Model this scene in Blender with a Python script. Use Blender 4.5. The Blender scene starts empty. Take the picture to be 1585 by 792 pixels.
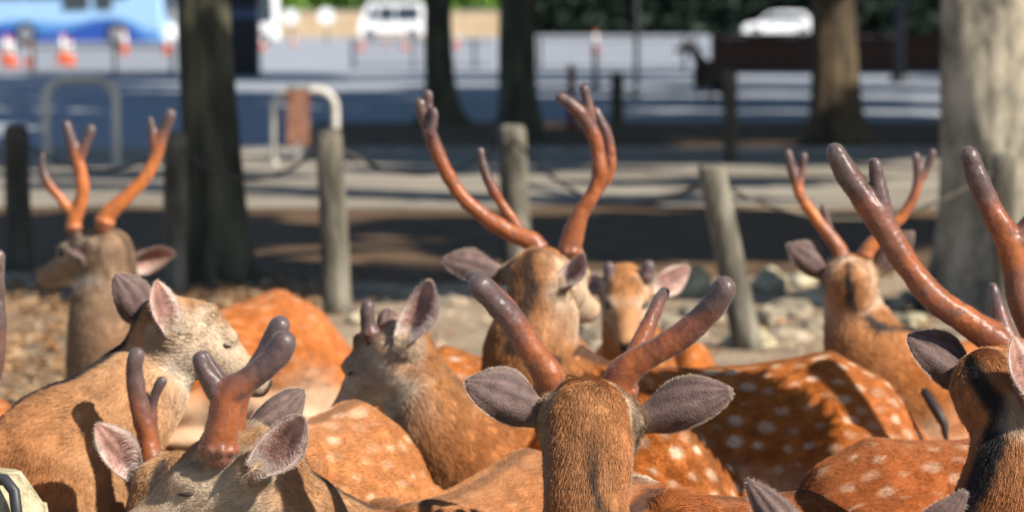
import bpy, bmesh, math, random
import numpy as np
from mathutils import Vector, Matrix
random.seed(7)
rng = np.random.default_rng(11)
S = bpy.context.scene
COL = S.collection
R = math.radians

# ------------------------------------------------------------------ camera
F_PX, CAM_H, HORIZON = 4500.0, 1.36, 22.0
PITCH = math.atan((396.0 - HORIZON) / F_PX)
cam = bpy.data.cameras.new("camera")
cam_o = bpy.data.objects.new("camera", cam)
COL.objects.link(cam_o)
cam_o.location = (0, 0, CAM_H)
cam_o.rotation_euler = (R(90) - PITCH, 0, 0)
cam.sensor_width = 36.0
cam.lens = 36.0 * F_PX / 1585.0
cam.clip_start = 0.1
cam.clip_end = 2000
cam.dof.use_dof = True
cam.dof.focus_distance = 5.0
cam.dof.aperture_fstop = 4.3
S.camera = cam_o

# ------------------------------------------------------------------ light
SUN_EL, SUN_A = R(39), R(35)          # height, and how far behind the camera's right hand
sun_dir = Vector((math.cos(SUN_EL) * math.cos(SUN_A), -math.cos(SUN_EL) * math.sin(SUN_A), math.sin(SUN_EL)))
w = bpy.data.worlds.new("World")
S.world = w
w.use_nodes = True
nt = w.node_tree
sky = nt.nodes.new("ShaderNodeTexSky")
sky.sky_type = 'NISHITA'
sky.sun_disc = False
sky.ozone_density = 3.0
sky.dust_density = .4
sky.sun_elevation = SUN_EL
sky.sun_rotation = math.atan2(sun_dir.x, sun_dir.y)
nt.links.new(sky.outputs[0], nt.nodes["Background"].inputs[0])
nt.nodes["Background"].inputs[1].default_value = 0.072
sl = bpy.data.lights.new("sun", 'SUN')
sl.energy = 5.0
sl.angle = R(0.53)
sl.color = (1.0, 0.93, 0.83)
sun_o = bpy.data.objects.new("sun", sl)
COL.objects.link(sun_o)
sun_o.rotation_euler = sun_dir.to_track_quat('Z', 'Y').to_euler()
S.view_settings.view_transform = 'Standard'
S.view_settings.look = 'None'
S.view_settings.exposure = 0.82
S.view_settings.gamma = 1.0
S.cycles.max_bounces = 6
S.cycles.diffuse_bounces = 3
S.cycles.use_denoising = True

# ------------------------------------------------------------------ helpers
_ct, _st = math.cos(PITCH), math.sin(PITCH)
def at(px, py, d):
    """world point at forward distance d that the photo shows at pixel (px, py)"""
    rx, ru = px - 792.5, 396.0 - py
    y = ru * _st + F_PX * _ct
    z = ru * _ct - F_PX * _st
    k = d / y
    return Vector((rx * k, d, CAM_H + z * k))
def ground_d(py):
    return F_PX * CAM_H / (py - HORIZON)
def gx(px, d):
    return at(px, 400, d).x

def hash3(ix, iy, iz):
    h = (ix.astype(np.int64) * 374761393 + iy.astype(np.int64) * 668265263 + iz.astype(np.int64) * 2147483647) & 0xffffffff
    h = ((h ^ (h >> 13)) * 1274126177) & 0xffffffff
    return ((h ^ (h >> 16)) & 0xffff) / 65535.0
def noise3(P, scale):
    """value noise 0..1 at points P (n, 3)"""
    Q = np.asarray(P) * scale + 37.3
    i = np.floor(Q); f = Q - i; f = f * f * (3 - 2 * f)
    r = 0
    for dx in (0, 1):
        for dy in (0, 1):
            for dz in (0, 1):
                wgt = (f[:, 0] if dx else 1 - f[:, 0]) * (f[:, 1] if dy else 1 - f[:, 1]) * (f[:, 2] if dz else 1 - f[:, 2])
                r = r + wgt * hash3(i[:, 0] + dx, i[:, 1] + dy, i[:, 2] + dz)
    return r
def sstep(a, b, x):
    t = np.clip((x - a) / (b - a), 0, 1)
    return t * t * (3 - 2 * t)
def mixc(a, b, t):
    t = np.asarray(t)[:, None]
    return a * (1 - t) + np.asarray(b) * t

class MB:
    """collects vertices and faces, then links ONE mesh object"""
    def __init__(s): s.v, s.f = [], []
    def add(s, v, f):
        o = len(s.v); s.v += [tuple(p) for p in v]; s.f += [[i + o for i in q] for q in f]
        return s
    def box(s, c, size, rz=0, taper=1.0):
        x, y, z = [k / 2 for k in size]
        m = Matrix.Rotation(rz, 3, 'Z')
        P = []
        for sz in (-1, 1):
            t = taper if sz > 0 else 1.0
            for sx, sy in ((-1, -1), (1, -1), (1, 1), (-1, 1)):
                P.append(Vector(c) + m @ Vector((sx * x * t, sy * y * t, sz * z)))
        return s.add(P, [[3, 2, 1, 0], [4, 5, 6, 7], [0, 1, 5, 4], [1, 2, 6, 5], [2, 3, 7, 6], [3, 0, 4, 7]])
    def rings(s, rings, caps=True):
        n = len(rings[0]); P = [p for r_ in rings for p in r_]; Fc = []
        for k in range(len(rings) - 1):
            for i in range(n):
                j = (i + 1) % n
                Fc.append([k * n + i, k * n + j, (k + 1) * n + j, (k + 1) * n + i])
        if caps:
            Fc.append(list(range(n))[::-1]); Fc.append([(len(rings) - 1) * n + i for i in range(n)])
        return s.add(P, Fc)
    def tube(s, pts, rad, n=10, round_ends=True, flat=1.0):
        pts = [Vector(p) for p in pts]
        if not hasattr(rad, '__len__'): rad = [rad] * len(pts)
        if round_ends:
            d0 = (pts[0] - pts[1]).normalized(); d1 = (pts[-1] - pts[-2]).normalized()
            a, b = pts[0], pts[-1]; ra, rb = rad[0], rad[-1]
            pre = [(a + d0 * ra * c, ra * q) for c, q in ((.98, .15), (.8, .6), (.45, .89))]
            post = [(b + d1 * rb * c, rb * q) for c, q in ((.45, .89), (.8, .6), (.98, .15))]
            pts = [p for p, _ in pre] + pts + [p for p, _ in post]
            rad = [q for _, q in pre] + list(rad) + [q for _, q in post]
        t = (pts[1] - pts[0]).normalized()
        nrm = t.orthogonal().normalized()
        rings = []
        for i, p in enumerate(pts):
            tt = (pts[min(i + 1, len(pts) - 1)] - pts[max(i - 1, 0)])
            tt = tt.normalized() if tt.length > 1e-9 else t
            nrm = (nrm - tt * nrm.dot(tt)).normalized(); bi = tt.cross(nrm)
            rings.append([p + (nrm * math.cos(2 * math.pi * k / n) * flat + bi * math.sin(2 * math.pi * k / n)) * rad[i] for k in range(n)])
            t = tt
        return s.rings(rings)
    def ellipsoid(s, c, axes, nu=14, nv=9):
        c = Vector(c); ax = [Vector(a) for a in axes]
        rings = []
        for i in range(1, nv):
            th = math.pi * i / nv
            rings.append([c + ax[2] * math.cos(th) + (ax[0] * math.cos(2 * math.pi * k / nu) + ax[1] * math.sin(2 * math.pi * k / nu)) * math.sin(th) for k in range(nu)][::-1])
        return s.rings(rings)
    def mesh(s, name, smooth=False):
        me = bpy.data.meshes.new(name); me.from_pydata(s.v, [], s.f); me.update()
        bm = bmesh.new(); bm.from_mesh(me); bmesh.ops.recalc_face_normals(bm, faces=bm.faces); bm.to_mesh(me); bm.free()
        if smooth: me.polygons.foreach_set('use_smooth', [True] * len(me.polygons))
        return me
    def build(s, name, mat, parent=None, smooth=False, origin=None):
        if origin is None: origin = parent['_o'] if parent is not None and '_o' in parent else (0, 0, 0)
        o_ = Vector(origin)
        s.v = [(p[0] - o_.x, p[1] - o_.y, p[2] - o_.z) for p in s.v]
        return link(name, s.mesh(name, smooth), mat, parent, None if parent is not None else origin)

def link(name, me, mat=None, parent=None, loc=None):
    o = bpy.data.objects.new(name, me); COL.objects.link(o)
    if mat is not None:
        me.materials.append(mat)
    if parent is not None: o.parent = parent
    if loc is not None: o.location = loc
    return o
def tag(o, label=None, cat=None, group=None, kind=None):
    for k, v in (('label', label), ('category', cat), ('group', group), ('kind', kind)):
        if v: o[k] = v
    return o
def thing(name, loc, label, cat, group=None):
    o = bpy.data.objects.new(name, None); COL.objects.link(o); o.location = loc
    o['_o'] = tuple(loc)          # parts are laid out in world space and shifted to this base
    return tag(o, label, cat, group)
def spline(pts, m=6):
    """Catmull-Rom through rows of numbers"""
    P = np.array([list(p) for p in pts], float)
    if len(P) < 3:
        return [P[0] + (P[-1] - P[0]) * t for t in np.linspace(0, 1, m + 1)]
    Q = np.vstack([2 * P[0] - P[1], P, 2 * P[-1] - P[-2]]); out = []
    for i in range(len(P) - 1):
        a, b, c, d = Q[i:i + 4]
        for t in np.linspace(0, 1, m, endpoint=False):
            out.append(.5 * (2 * b + (c - a) * t + (2 * a - 5 * b + 4 * c - d) * t * t + (3 * b - a - 3 * c + d) * t ** 3))
    out.append(P[-1])
    return out

# ------------------------------------------------------------------ materials
def new_mat(name):
    m = bpy.data.materials.new(name); m.use_nodes = True
    return m, m.node_tree, m.node_tree.nodes["Principled BSDF"]
def N(t, kind, **kw):
    n = t.nodes.new(kind)
    for k, v in kw.items(): setattr(n, k, v)
    return n
def mat_noise(name, c1, c2, scale=8.0, rough=.8, bump=0.0, bscale=None, stretch=(1, 1, 1), c3=None, spec=.3, lo=.35, hi=.65):
    m, t, b = new_mat(name)
    tc = N(t, 'ShaderNodeTexCoord'); mp = N(t, 'ShaderNodeMapping'); mp.inputs['Scale'].default_value = stretch
    t.links.new(tc.outputs['Object'], mp.inputs[0])
    no = N(t, 'ShaderNodeTexNoise'); no.inputs['Scale'].default_value = scale; no.inputs['Detail'].default_value = 8
    no.inputs['Roughness'].default_value = .65
    t.links.new(mp.outputs[0], no.inputs[0])
    cr = N(t, 'ShaderNodeValToRGB'); e = cr.color_ramp.elements
    e[0].position, e[1].position = lo, hi
    e[0].color, e[1].color = (*c1, 1), (*c2, 1)
    if c3:
        q = e.new((lo + hi) / 2); q.color = (*c3, 1)
    t.links.new(no.outputs[0], cr.inputs[0]); t.links.new(cr.outputs[0], b.inputs['Base Color'])
    b.inputs['Roughness'].default_value = rough; b.inputs['Specular IOR Level'].default_value = spec
    if bump:
        n2 = N(t, 'ShaderNodeTexNoise'); n2.inputs['Scale'].default_value = bscale or scale * 3; n2.inputs['Detail'].default_value = 6
        t.links.new(mp.outputs[0], n2.inputs[0])
        bp = N(t, 'ShaderNodeBump'); bp.inputs['Strength'].default_value = bump; bp.inputs['Distance'].default_value = .02
        t.links.new(n2.outputs[0], bp.inputs['Height']); t.links.new(bp.outputs[0], b.inputs['Normal'])
    return m
def mat_attr(name, rough=.6, spec=.3, mottling=.0, mscale=60, bump=0.0, bscale=200, sheen=0.0, transl=0.0):
    """coat patterns etc. come as a colour attribute of the surface"""
    m, t, b = new_mat(name)
    a = N(t, 'ShaderNodeAttribute', attribute_name='col')
    src = a.outputs['Color']
    tc = N(t, 'ShaderNodeTexCoord')
    if mottling:
        no = N(t, 'ShaderNodeTexNoise'); no.inputs['Scale'].default_value = mscale; no.inputs['Detail'].default_value = 6
        t.links.new(tc.outputs['Object'], no.inputs[0])
        mr = N(t, 'ShaderNodeMapRange'); mr.inputs[1].default_value = .3; mr.inputs[2].default_value = .7
        mr.inputs[3].default_value = 1 - mottling; mr.inputs[4].default_value = 1 + mottling
        t.links.new(no.outputs[0], mr.inputs[0])
        vm = N(t, 'ShaderNodeVectorMath', operation='SCALE')
        t.links.new(src, vm.inputs[0]); t.links.new(mr.outputs[0], vm.inputs['Scale']); src = vm.outputs[0]
    t.links.new(src, b.inputs['Base Color'])
    b.inputs['Roughness'].default_value = rough; b.inputs['Specular IOR Level'].default_value = spec
    if sheen:
        b.inputs['Sheen Weight'].default_value = sheen; b.inputs['Sheen Roughness'].default_value = .35
        b.inputs['Sheen Tint'].default_value = (1, .93, .86, 1)
    if bump:
        n2 = N(t, 'ShaderNodeTexNoise'); n2.inputs['Scale'].default_value = bscale; n2.inputs['Detail'].default_value = 4
        t.links.new(tc.outputs['Object'], n2.inputs[0])
        bp = N(t, 'ShaderNodeBump'); bp.inputs['Strength'].default_value = bump; bp.inputs['Distance'].default_value = .004
        t.links.new(n2.outputs[0], bp.inputs['Height']); t.links.new(bp.outputs[0], b.inputs['Normal'])
    if transl:
        tr = N(t, 'ShaderNodeBsdfTranslucent'); mx = N(t, 'ShaderNodeMixShader'); mx.inputs[0].default_value = transl
        t.links.new(src, tr.inputs[0]); t.links.new(b.outputs[0], mx.inputs[1]); t.links.new(tr.outputs[0], mx.inputs[2])
        t.links.new(mx.outputs[0], t.nodes['Material Output'].inputs[0])
    return m
def mat_plain(name, c, rough=.5, spec=.4, metal=0.0, coat=0.0):
    return _plain(name, c, rough, spec, metal, coat)
def _plain(name, c, rough, spec, metal, coat):
    m = mat_noise(name, tuple(k * .88 for k in c), tuple(min(1, k * 1.08) for k in c), 3.0, rough, spec=spec)
    b = m.node_tree.nodes["Principled BSDF"]
    b.inputs['Metallic'].default_value = metal; b.inputs['Coat Weight'].default_value = coat
    return m

M_COAT = mat_attr('deer_coat', .75, .15, .12, 90, .5, 260)
M_FUR = mat_attr('deer_fur', .5, .16)
M_EAR = mat_attr('ear_skin', .6, .25, .22, 60, .5, 260, .06, .22)
M_VELVET = mat_attr('antler_velvet', .42, .4, .1, 38, .08, 240, .12)
M_FUZZ = mat_attr('velvet_fuzz', .5, .3, transl=.35)
M_EYE = mat_plain('eye_dark', (.012, .008, .006), .12, .6)
M_LID = mat_plain('eyelid_dark', (.035, .022, .018), .5, .3)
M_BARK_DARK = mat_noise('bark_dark', (.022, .021, .015), (.11, .105, .062), 9, .9, 1.0, 14, (1, 1, .22), (.055, .055, .034))
M_BARK_PALE = mat_noise('bark_pale', (.045, .042, .032), (.46, .4, .31), 4.2, .9, 1.0, 10, (1, 1, .45), (.27, .24, .18), lo=.36, hi=.64)
M_BARK_TAN = mat_noise('bark_tan', (.026, .019, .012), (.115, .08, .045), 8, .9, .9, 14, (1, 1, .25))
M_POST = mat_noise('weathered_post', (.05, .044, .033), (.26, .235, .18), 9, .85, .9, 20, (1, 1, .25), (.125, .113, .084))
M_POST_DARK = mat_noise('dark_post', (.045, .04, .03), (.12, .1, .072), 8, .85, .5, 20, (1, 1, .3))
M_POST_RED = mat_noise('red_post', (.09, .015, .018), (.16, .03, .03), 8, .6)
M_HOOP = mat_noise('galvanised_steel', (.42, .39, .33), (.62, .58, .5), 6, .5, .15, 40, spec=.5)
M_ROPE = mat_noise('old_rope', (.05, .045, .035), (.12, .1, .08), 60, .9)
M_GROUND = mat_noise('bare_earth', (.15, .108, .066), (.37, .285, .19), 2.2, .95, .9, 30, c3=(.27, .2, .13))
M_DARKSOIL = mat_noise('dark_earth', (.055, .031, .014), (.135, .08, .038), 3, .95, .9, 20)
M_PATH = mat_noise('sandy_path', (.16, .135, .1), (.33, .29, .23), 1.1, .95, .6, 30, (.22, 1, 1))
M_ASPHALT = mat_noise('worn_asphalt', (.22, .24, .27), (.33, .355, .39), .8, .9, .2, 60, (.15, 1, 1))
M_KERB = mat_noise('kerb_stone', (.2, .19, .17), (.34, .32, .29), 6, .9, .5, 30)
M_STONE = mat_noise('pale_stone', (.1, .08, .055), (.37, .3, .21), 5, .9, .8, 22, c3=(.3, .25, .175))
M_MOSS = mat_noise('mossy_stone', (.2, .175, .09), (.6, .53, .38), 14, .9, .9, 30, c3=(.4, .35, .22))
M_LEAF = mat_attr('dry_leaf', .8, .2, transl=.2)
M_FOLIAGE = mat_noise('leaf_green', (.025, .06, .015), (.07, .13, .03), 3, .6, c3=(.04, .09, .02))
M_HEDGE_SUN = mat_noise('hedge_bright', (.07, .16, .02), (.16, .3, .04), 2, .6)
M_HEDGE_DARK = mat_noise('hedge_dark', (.004, .013, .008), (.014, .03, .016), 1, .7)  # near-black green: shade over the right hedge is put into the colour
M_WALL = mat_noise('tan_wall', (.42, .3, .18), (.55, .42, .27), .8, .9)
M_BROWNFENCE = mat_noise('brown_boards', (.06, .027, .02), (.11, .052, .037), 2, .8, .3, 10)
M_IRON = mat_plain('dark_iron', (.03, .032, .036), .5, .4)
M_WHITE = mat_plain('white_paint', (.85, .86, .87), .25, .5, 0, .5)
M_GLASS = mat_plain('dark_glass', (.03, .04, .05), .08, .6)
M_BUSBLUE = mat_plain('pale_blue_paint', (.28, .45, .66), .3, .5, 0, .4)
M_BUSWAVE = mat_plain('deep_blue_paint', (.012, .06, .3), .3, .5, 0, .4)
M_BUSMID = mat_plain('mid_blue_paint', (.07, .22, .5), .3, .5, 0, .4)
M_TYRE = mat_plain('tyre_rubber', (.02, .02, .02), .8, .2)
M_RIM = mat_plain('wheel_rim', (.35, .35, .37), .4, .5, .6)
M_CONE = mat_plain('cone_orange', (.75, .13, .025), .5, .4)
M_CONEWHITE = mat_plain('cone_band', (.8, .78, .76), .4, .4)
M_CABINET = mat_plain('cabinet_black', (.016, .016, .022), .5, .35)
M_CABBAND = mat_plain('cabinet_band', (.06, .1, .2), .45, .4)
M_BOARD = mat_noise('rust_board', (.16, .06, .035), (.32, .16, .1), 7, .8, .3, 30)
M_TAIL = mat_plain('tail_lamp', (.3, .02, .02), .2, .5)

# ------------------------------------------------------------------ ground
def sheet(name, x0, x1, y0, y1, z, mat, nx=1, ny=1, wob=0.0):
    V, Fc = [], []
    for j in range(ny + 1):
        for i in range(nx + 1):
            x = x0 + (x1 - x0) * i / nx; y = y0 + (y1 - y0) * j / ny
            if wob and j in (0, ny): y += wob * (math.sin(x * 1.7 + j) + .6 * math.sin(x * 4.3 + 2 * j) + random.uniform(-.4, .4))
            V.append((x, y, z))
    for j in range(ny):
        for i in range(nx):
            a = j * (nx + 1) + i; Fc.append([a, a + 1, a + nx + 2, a + nx + 1])
    me = bpy.data.meshes.new(name); me.from_pydata(V, [], Fc)
    o = link(name, me, mat); o['kind'] = 'structure'
    return o
sheet('ground', -400, 400, -30, 900, 0, M_GROUND)
sheet('dark_ground', -14, 14, 15.0, 20.5, .004, M_DARKSOIL, 120, 1, .26)  # strip of darker brown earth before the path
sheet('path', -30, 30, 20.5, 28.6, .008, M_PATH, 160, 1, .22)
sheet('parking_lot', -120, 120, 28.9, 210, .008, M_ASPHALT)
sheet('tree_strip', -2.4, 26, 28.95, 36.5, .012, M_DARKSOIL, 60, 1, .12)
kb = MB()
for k in range(-12, 13):
    kb.box((k * 1.2, 28.75, .0), (1.185, .26, .09))
kerb = kb.build('kerb', M_KERB); kerb['kind'] = 'structure'

# ------------------------------------------------------------------ trees
def leaf_cloud(centres, n, size, zmin=2.6):
    """many leaf-sized faces spread through the crown's lumps"""
    V, Fc = [], []
    per = n // len(centres)
    for (c, r) in centres:
        c = np.array(c); r = np.array(r)
        p = rng.normal(size=(per, 3)); p /= np.linalg.norm(p, axis=1)[:, None]
        p = c + p * r * (rng.random((per, 1)) ** .45)
        a = rng.normal(size=(per, 3)); a /= np.linalg.norm(a, axis=1)[:, None]
        b = np.cross(a, rng.normal(size=(per, 3))); b /= np.linalg.norm(b, axis=1)[:, None] + 1e-9
        s = size * (.6 + .8 * rng.random((per, 1)))
        for q in (p + a * s, p + b * s * .45, p - a * s, p - b * s * .45):
            pass
        Q = np.stack([p + a * s, p + b * s * .45, p - a * s, p - b * s * .45], 1)
        ok = Q[:, :, 2].min(1) > zmin
        Q = Q[ok]
        o = len(V)
        V += [tuple(x) for x in Q.reshape(-1, 3)]
        Fc += [[o + 4 * k, o + 4 * k + 1, o + 4 * k + 2, o + 4 * k + 3] for k in range(len(Q))]
    return V, Fc
def tree(x, y, r, lean, bark, label, crown, h=9.0, n=2600, lsize=.2, flare=1.7, lump=.06, group='park trees', zmin=2.6):
    t = thing('tree', (x, y, 0), label, 'tree', group)
    mb = MB(); rings = []; nseg = 44; ph = random.uniform(0, 6)
    zs = [z for z in (0, .06, .14, .26, .42, .65, .95, 1.3, 1.7, 2.2, 3, 4, 5.2) if z < h * .7] + [h * .78]
    for z in zs:
        k = r * (1 + (flare - 1) * math.exp(-z / .22)) * (1 - .045 * z)
        ring = []
        for i in range(nseg):
            a = 2 * math.pi * i / nseg
            rr = k * (1 + .022 * math.sin(11 * a + 1.5 * math.sin(z * 2 + ph)) + .016 * math.sin(17 * a + z * 1.3 + ph) + lump * (math.sin(3 * a + ph + z * .6) + .7 * math.sin(5 * a + 2 * ph - z * 1.1)) + .22 * math.exp(-z / .2) * max(0, math.sin(4 * a + ph)))
            ring.append((x + lean[0] * z + rr * math.cos(a) + .02 * math.sin(z * 2.1 + ph), y + lean[1] * z + rr * math.sin(a), z - (.05 if z == 0 else 0)))
        rings.append(ring)
    mb.rings(rings)
    cents = []
    top = Vector((x + lean[0] * h * .6, y + lean[1] * h * .6, h * .5))
    for c, rr in crown:
        c = Vector(c)
        st = top + Vector((0, 0, random.uniform(-.13, .16) * h))
        mid = (st + c) / 2 + Vector((random.uniform(-.4, .4), random.uniform(-.4, .4), random.uniform(.1, .5)))
        mb.tube(spline([(*st, r * .5), (*mid, r * .33), (*c, r * .12)], 4) and [Vector(q[:3]) for q in spline([(*st, r * .5), (*mid, r * .33), (*c, r * .12)], 4)],
                [q[3] for q in spline([(*st, r * .5), (*mid, r * .33), (*c, r * .12)], 4)], 8)
        for _ in range(4):
            d = Vector([random.gauss(0, 1) for _ in range(3)]).normalized()
            cents.append((tuple(c + Vector((d.x * rr[0], d.y * rr[1], d.z * rr[2])) * .55), tuple(k * random.uniform(.4, .62) for k in rr)))
    mb.build('trunk', bark, t, True)
    V, Fc = leaf_cloud(cents, n, lsize, zmin)
    MB().add(V, Fc).build('crown', M_FOLIAGE, t)
    return t
def cr(*xs, z=8.2, r=(3.7, 3.4, 1.25)):
    sh = (.5, 1.2) if z > 7 else (.4, .9)
    return [((x + sh[0], y + sh[1], z), r) for (x, y) in xs]
NEAR = (1.8, 2.0, .9)
tree(gx(328, 14.6), 14.6, .138, (-.012, 0), M_BARK_DARK, 'dark mossy tree trunk at left, beside a grey post', cr((4.3, 9.2), (4.0, 10.4), z=6.3, r=(1.3, 1.3, .8)), n=6000, flare=1.42)
tree(gx(1532, 13.4), 13.4, .235, (0, 0), M_BARK_PALE, 'thick pale sunlit tree trunk at the right edge', cr((7.6, 12.4), (10.0, 12.3), z=6.3, r=NEAR), n=8000, flare=1.6, lump=.11)
tree(3.32, 12.22, .112, (0, 0), M_BARK_DARK, 'added slender dark tree, unseen past the right edge, shading the pale trunk', cr((3.4, 12.5), (5.8, 12.4), z=6.3, r=NEAR), n=6500, flare=1.2)  # added out of view so its shadow darkens the pale trunk's left side
tree(gx(680, 36), 36, .17, (0, 0), M_BARK_DARK, 'narrow black trunk left of the middle with flared foot', cr((-1.0, 41.5), (1.5, 46.5), (4.2, 37.5), (-1.5, 47.5)), n=7500, lsize=.45, flare=2.0)
tree(gx(803, 31.7), 31.7, .2, (0, 0), M_BARK_DARK, 'black trunk in the middle behind the antlers', cr((0, 37), (2.2, 30.5), (4.0, 25)), n=7500, lsize=.42, flare=1.5)
tree(gx(1286, 29.6), 29.6, .235, (0, 0), M_BARK_TAN, 'dark brown trunk with a tan sunlit foot, right of the middle', cr((8.5, 25), (7, 30.5), (5.5, 33.5)), n=7500, lsize=.42, flare=1.6)
for (tx, ty, crown, lab) in (
        (9.5, 31, cr((12.5, 30.5), (13, 25), (10, 27)), 'shade tree past the right edge, nearest of the lot trees'),
        (6.6, 23.5, cr((2.6, 20.8), (7, 20.6), (11.2, 20.8), r=(2.9, 1.9, .9)), 'shade tree past the right edge, just beyond the sandy path'),
        (5.2, 17.5, cr((4, 17.2), (6.5, 16.2), (8.6, 18), (3.2, 19.2), (6.2, 19.6), z=6.5, r=(2.0, .75, .5)), 'slender shade tree past the right edge, behind the pale trunk'),
        (11, 38, cr((8.5, 38), (9.9, 38.2), (13.5, 37), (4.5, 43)), 'shade tree past the right edge, second of the lot trees'),
        (13, 46, cr((7.5, 45), (12.5, 45), (18.5, 45), r=(4, 3, 1.4)), 'shade tree past the right edge, third of the lot trees'),
        (12.5, 54, cr((5, 53), (12, 52), (19, 53), (-1.5, 53.5), (1.5, 57), (8, 57.5), r=(4.3, 3, 1.4)), 'shade tree past the right edge, fourth of the lot trees'),
        (19, 62, cr((19, 60), (26, 60), (33, 62), (13.2, 60.5), (15.5, 62), (22, 63), r=(4.3, 4, 1.6)), 'shade tree past the right edge, farthest of the lot trees')):
    tree(tx, ty, .22, (0, 0), M_BARK_DARK, lab, crown, n=(2700 if ty > 20 else 420) * len(crown), lsize=.5 if ty > 20 else .22)

tree(1.85, 6.25, .035, (-.02, 0), M_BARK_TAN, 'added young leafy tree, unseen past the right edge, shading the middle buck', [((1.5, 6.05, 1.36), (.32, .24, .27))], h=2.0, n=9000, lsize=.075, flare=1.3, zmin=.6)  # unseen; added to throw the big shadow on the middle buck's back

# ------------------------------------------------------------------ posts, ropes, hoops
def post(base_px, base_py, top_px, top_py, r_px, mat, label, d=None, name='wooden_post', group='posts along the path', dz=0):
    d = d or ground_d(base_py)
    b = at(base_px, base_py, d); b.z = 0
    t = at(top_px, top_py, d + dz); sc = F_PX / d; r = r_px / sc
    mb = MB(); rings = []; n = 16; ph = random.uniform(0, 6)
    for k, q in ((-.05, 1.06), (.1, 1.03), (.35, 1), (.6, .98), (.9, .97), (.97, .93), (1.0, .8)):
        c = b.lerp(t, k)
        rings.append([(c.x + r * q * (1 + .04 * math.sin(3 * a + ph)) * math.cos(a), c.y + r * q * (1 + .04 * math.sin(2 * a + ph)) * math.sin(a), c.z) for a in [2 * math.pi * i / n for i in range(n)]])
    rings.append([(t.x + r * .4 * math.cos(2 * math.pi * i / n), t.y + r * .4 * math.sin(2 * math.pi * i / n), t.z + r * .1) for i in range(n)])
    mb.rings(rings)
    o = mb.build(name, mat, None, True, tuple(b))
    tag(o, label, 'post', group)
    return t
P1 = post(30, 420, 25, 195, 20, M_POST_DARK, 'dark post at the far left behind the buck facing left')  # dark wood colour stands in for shade on this post
P2 = post(270, 436, 272, 205, 19, M_POST, 'grey green post standing right against the left tree trunk', d=14.1)
P3 = post(522, 486, 508, 200, 22, M_POST, 'sunlit grey post right of the left tree trunk')
P4 = post(800, 420, 792, 195, 23, M_POST, 'grey green post behind the tallest antlers')
P5 = post(1158, 540, 1100, 256, 23, M_POST, 'tilted grey post right of the middle')
P6 = post(1556, 520, 1552, 238, 19, M_POST, 'grey post in front of the pale tree trunk')
post(955, 216, 955, 112, 10, M_POST_DARK, 'thin dark post far off between the two middle trunks')
post(1130, 252, 1130, 108, 11, M_POST_DARK, 'dark far post beside the standing deer')
post(884, 206, 884, 100, 6, M_POST_RED, 'dark red post behind the right tall antler', name='red_post')
def rope(a, b, sag, label):
    pts = [a.lerp(b, t) - Vector((0, 0, sag * 4 * t * (1 - t))) for t in np.linspace(0, 1, 15)]
    o = MB().tube(pts, .008, 7).build('rope', M_ROPE, None, True, tuple(a))
    tag(o, label, 'rope', 'ropes slung between the posts')
low = Vector((0, 0, -.05))
rope(P1 + low, P2 + low, .16, 'dark rope between the far left post and the left trunk')
rope(P2 + low, P3 + low, .18, 'dark rope slung from the left trunk to the sunlit post')
rope(P3 + low, P4 + low, .18, 'dark rope behind the left tall antler')
rope(P4 + low, P5 + low, .22, 'dark rope slung to the tilted post')
rope(P5 + low, P6 + low, .2, 'dark rope from the tilted post to the pale tree')
def hoop(x0, x1, ytop, ybase, r_px, label):
    d = ground_d(ybase); a, b = gx(x0, d), gx(x1, d); zt = at(x0, ytop, d).z; q = (b - a) * .3; r = r_px * d / F_PX
    pts = [(a, d, -.05), (a, d, zt * .4)]
    for k in range(7):
        t = R(180 - 15 * k); pts.append((a + q + q * math.cos(t), d, zt - q + q * math.sin(t)))
    for k in range(7):
        t = R(90 - 15 * k); pts.append((b - q + q * math.cos(t), d, zt - q + q * math.sin(t)))
    pts += [(b, d, zt * .4), (b, d, -.05)]
    o = MB().tube(pts, r, 12).build('metal_hoop', M_HOOP, None, True, (a, d, 0))
    tag(o, label, 'barrier', 'metal hoops by the parking lot')
    return d
hoop(74, 182, 122, 256, 6.5, 'pale metal hoop barrier at left above the antlers')
dh = hoop(426, 520, 140, 256, 6.5, 'pale metal hoop barrier framing a brown board')
mb = MB(); cx = gx(463, dh - .1)
mb.box((cx, dh - .1, .44), (.2, .03, .5))
bd = mb.build('wooden_board', M_BOARD, None, False, (cx, dh - .1, 0))
bd.name = 'wooden_board'; tag(bd, 'rust brown board inside the second metal hoop', 'board')
MB().box((cx, dh - .1, .1), (.05, .045, .22)).build('stake', M_KERB, bd, False, (cx, dh - .1, 0))
MB().box((cx, dh - .1, .705), (.22, .045, .025)).build('top_strip', M_KERB, bd, False, (cx, dh - .1, 0))

# ------------------------------------------------------------------ iron fences
def iron_fence(x0, x1, ybase, ytop, step_px, posts, label):
    d = ground_d(ybase); a, b = gx(x0, d), gx(x1, d); h = at(0, ytop, d).z
    t = thing('iron_fence', (a, d, 0), label, 'fence', 'iron fences across the lot')
    for z in (.1, h - .03):
        MB().box(((a + b) / 2, d, z), (b - a, .03, .035)).build('rail', M_IRON, t)
    bar = MB().box((0, 0, h / 2), (.016, .016, h - .1)).mesh('bar'); bar.materials.append(M_IRON)
    n = int((x1 - x0) / step_px)
    for k in range(n + 1):
        o = link('bar', bar, None, t, (k * (b - a) / n, .022, 0))
    for p in posts:
        MB().box((gx(p, d), d - .03, h * .53), (.07, .05, h * 1.06)).build('fence_post', M_IRON, t)
iron_fence(-30, 275, 118, 72, 8, (-25, 55, 181, 270), 'low dark iron fence in front of the blue bus')
iron_fence(545, 760, 108, 62, 9, (548, 640, 735), 'low dark iron fence near the white van')
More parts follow.
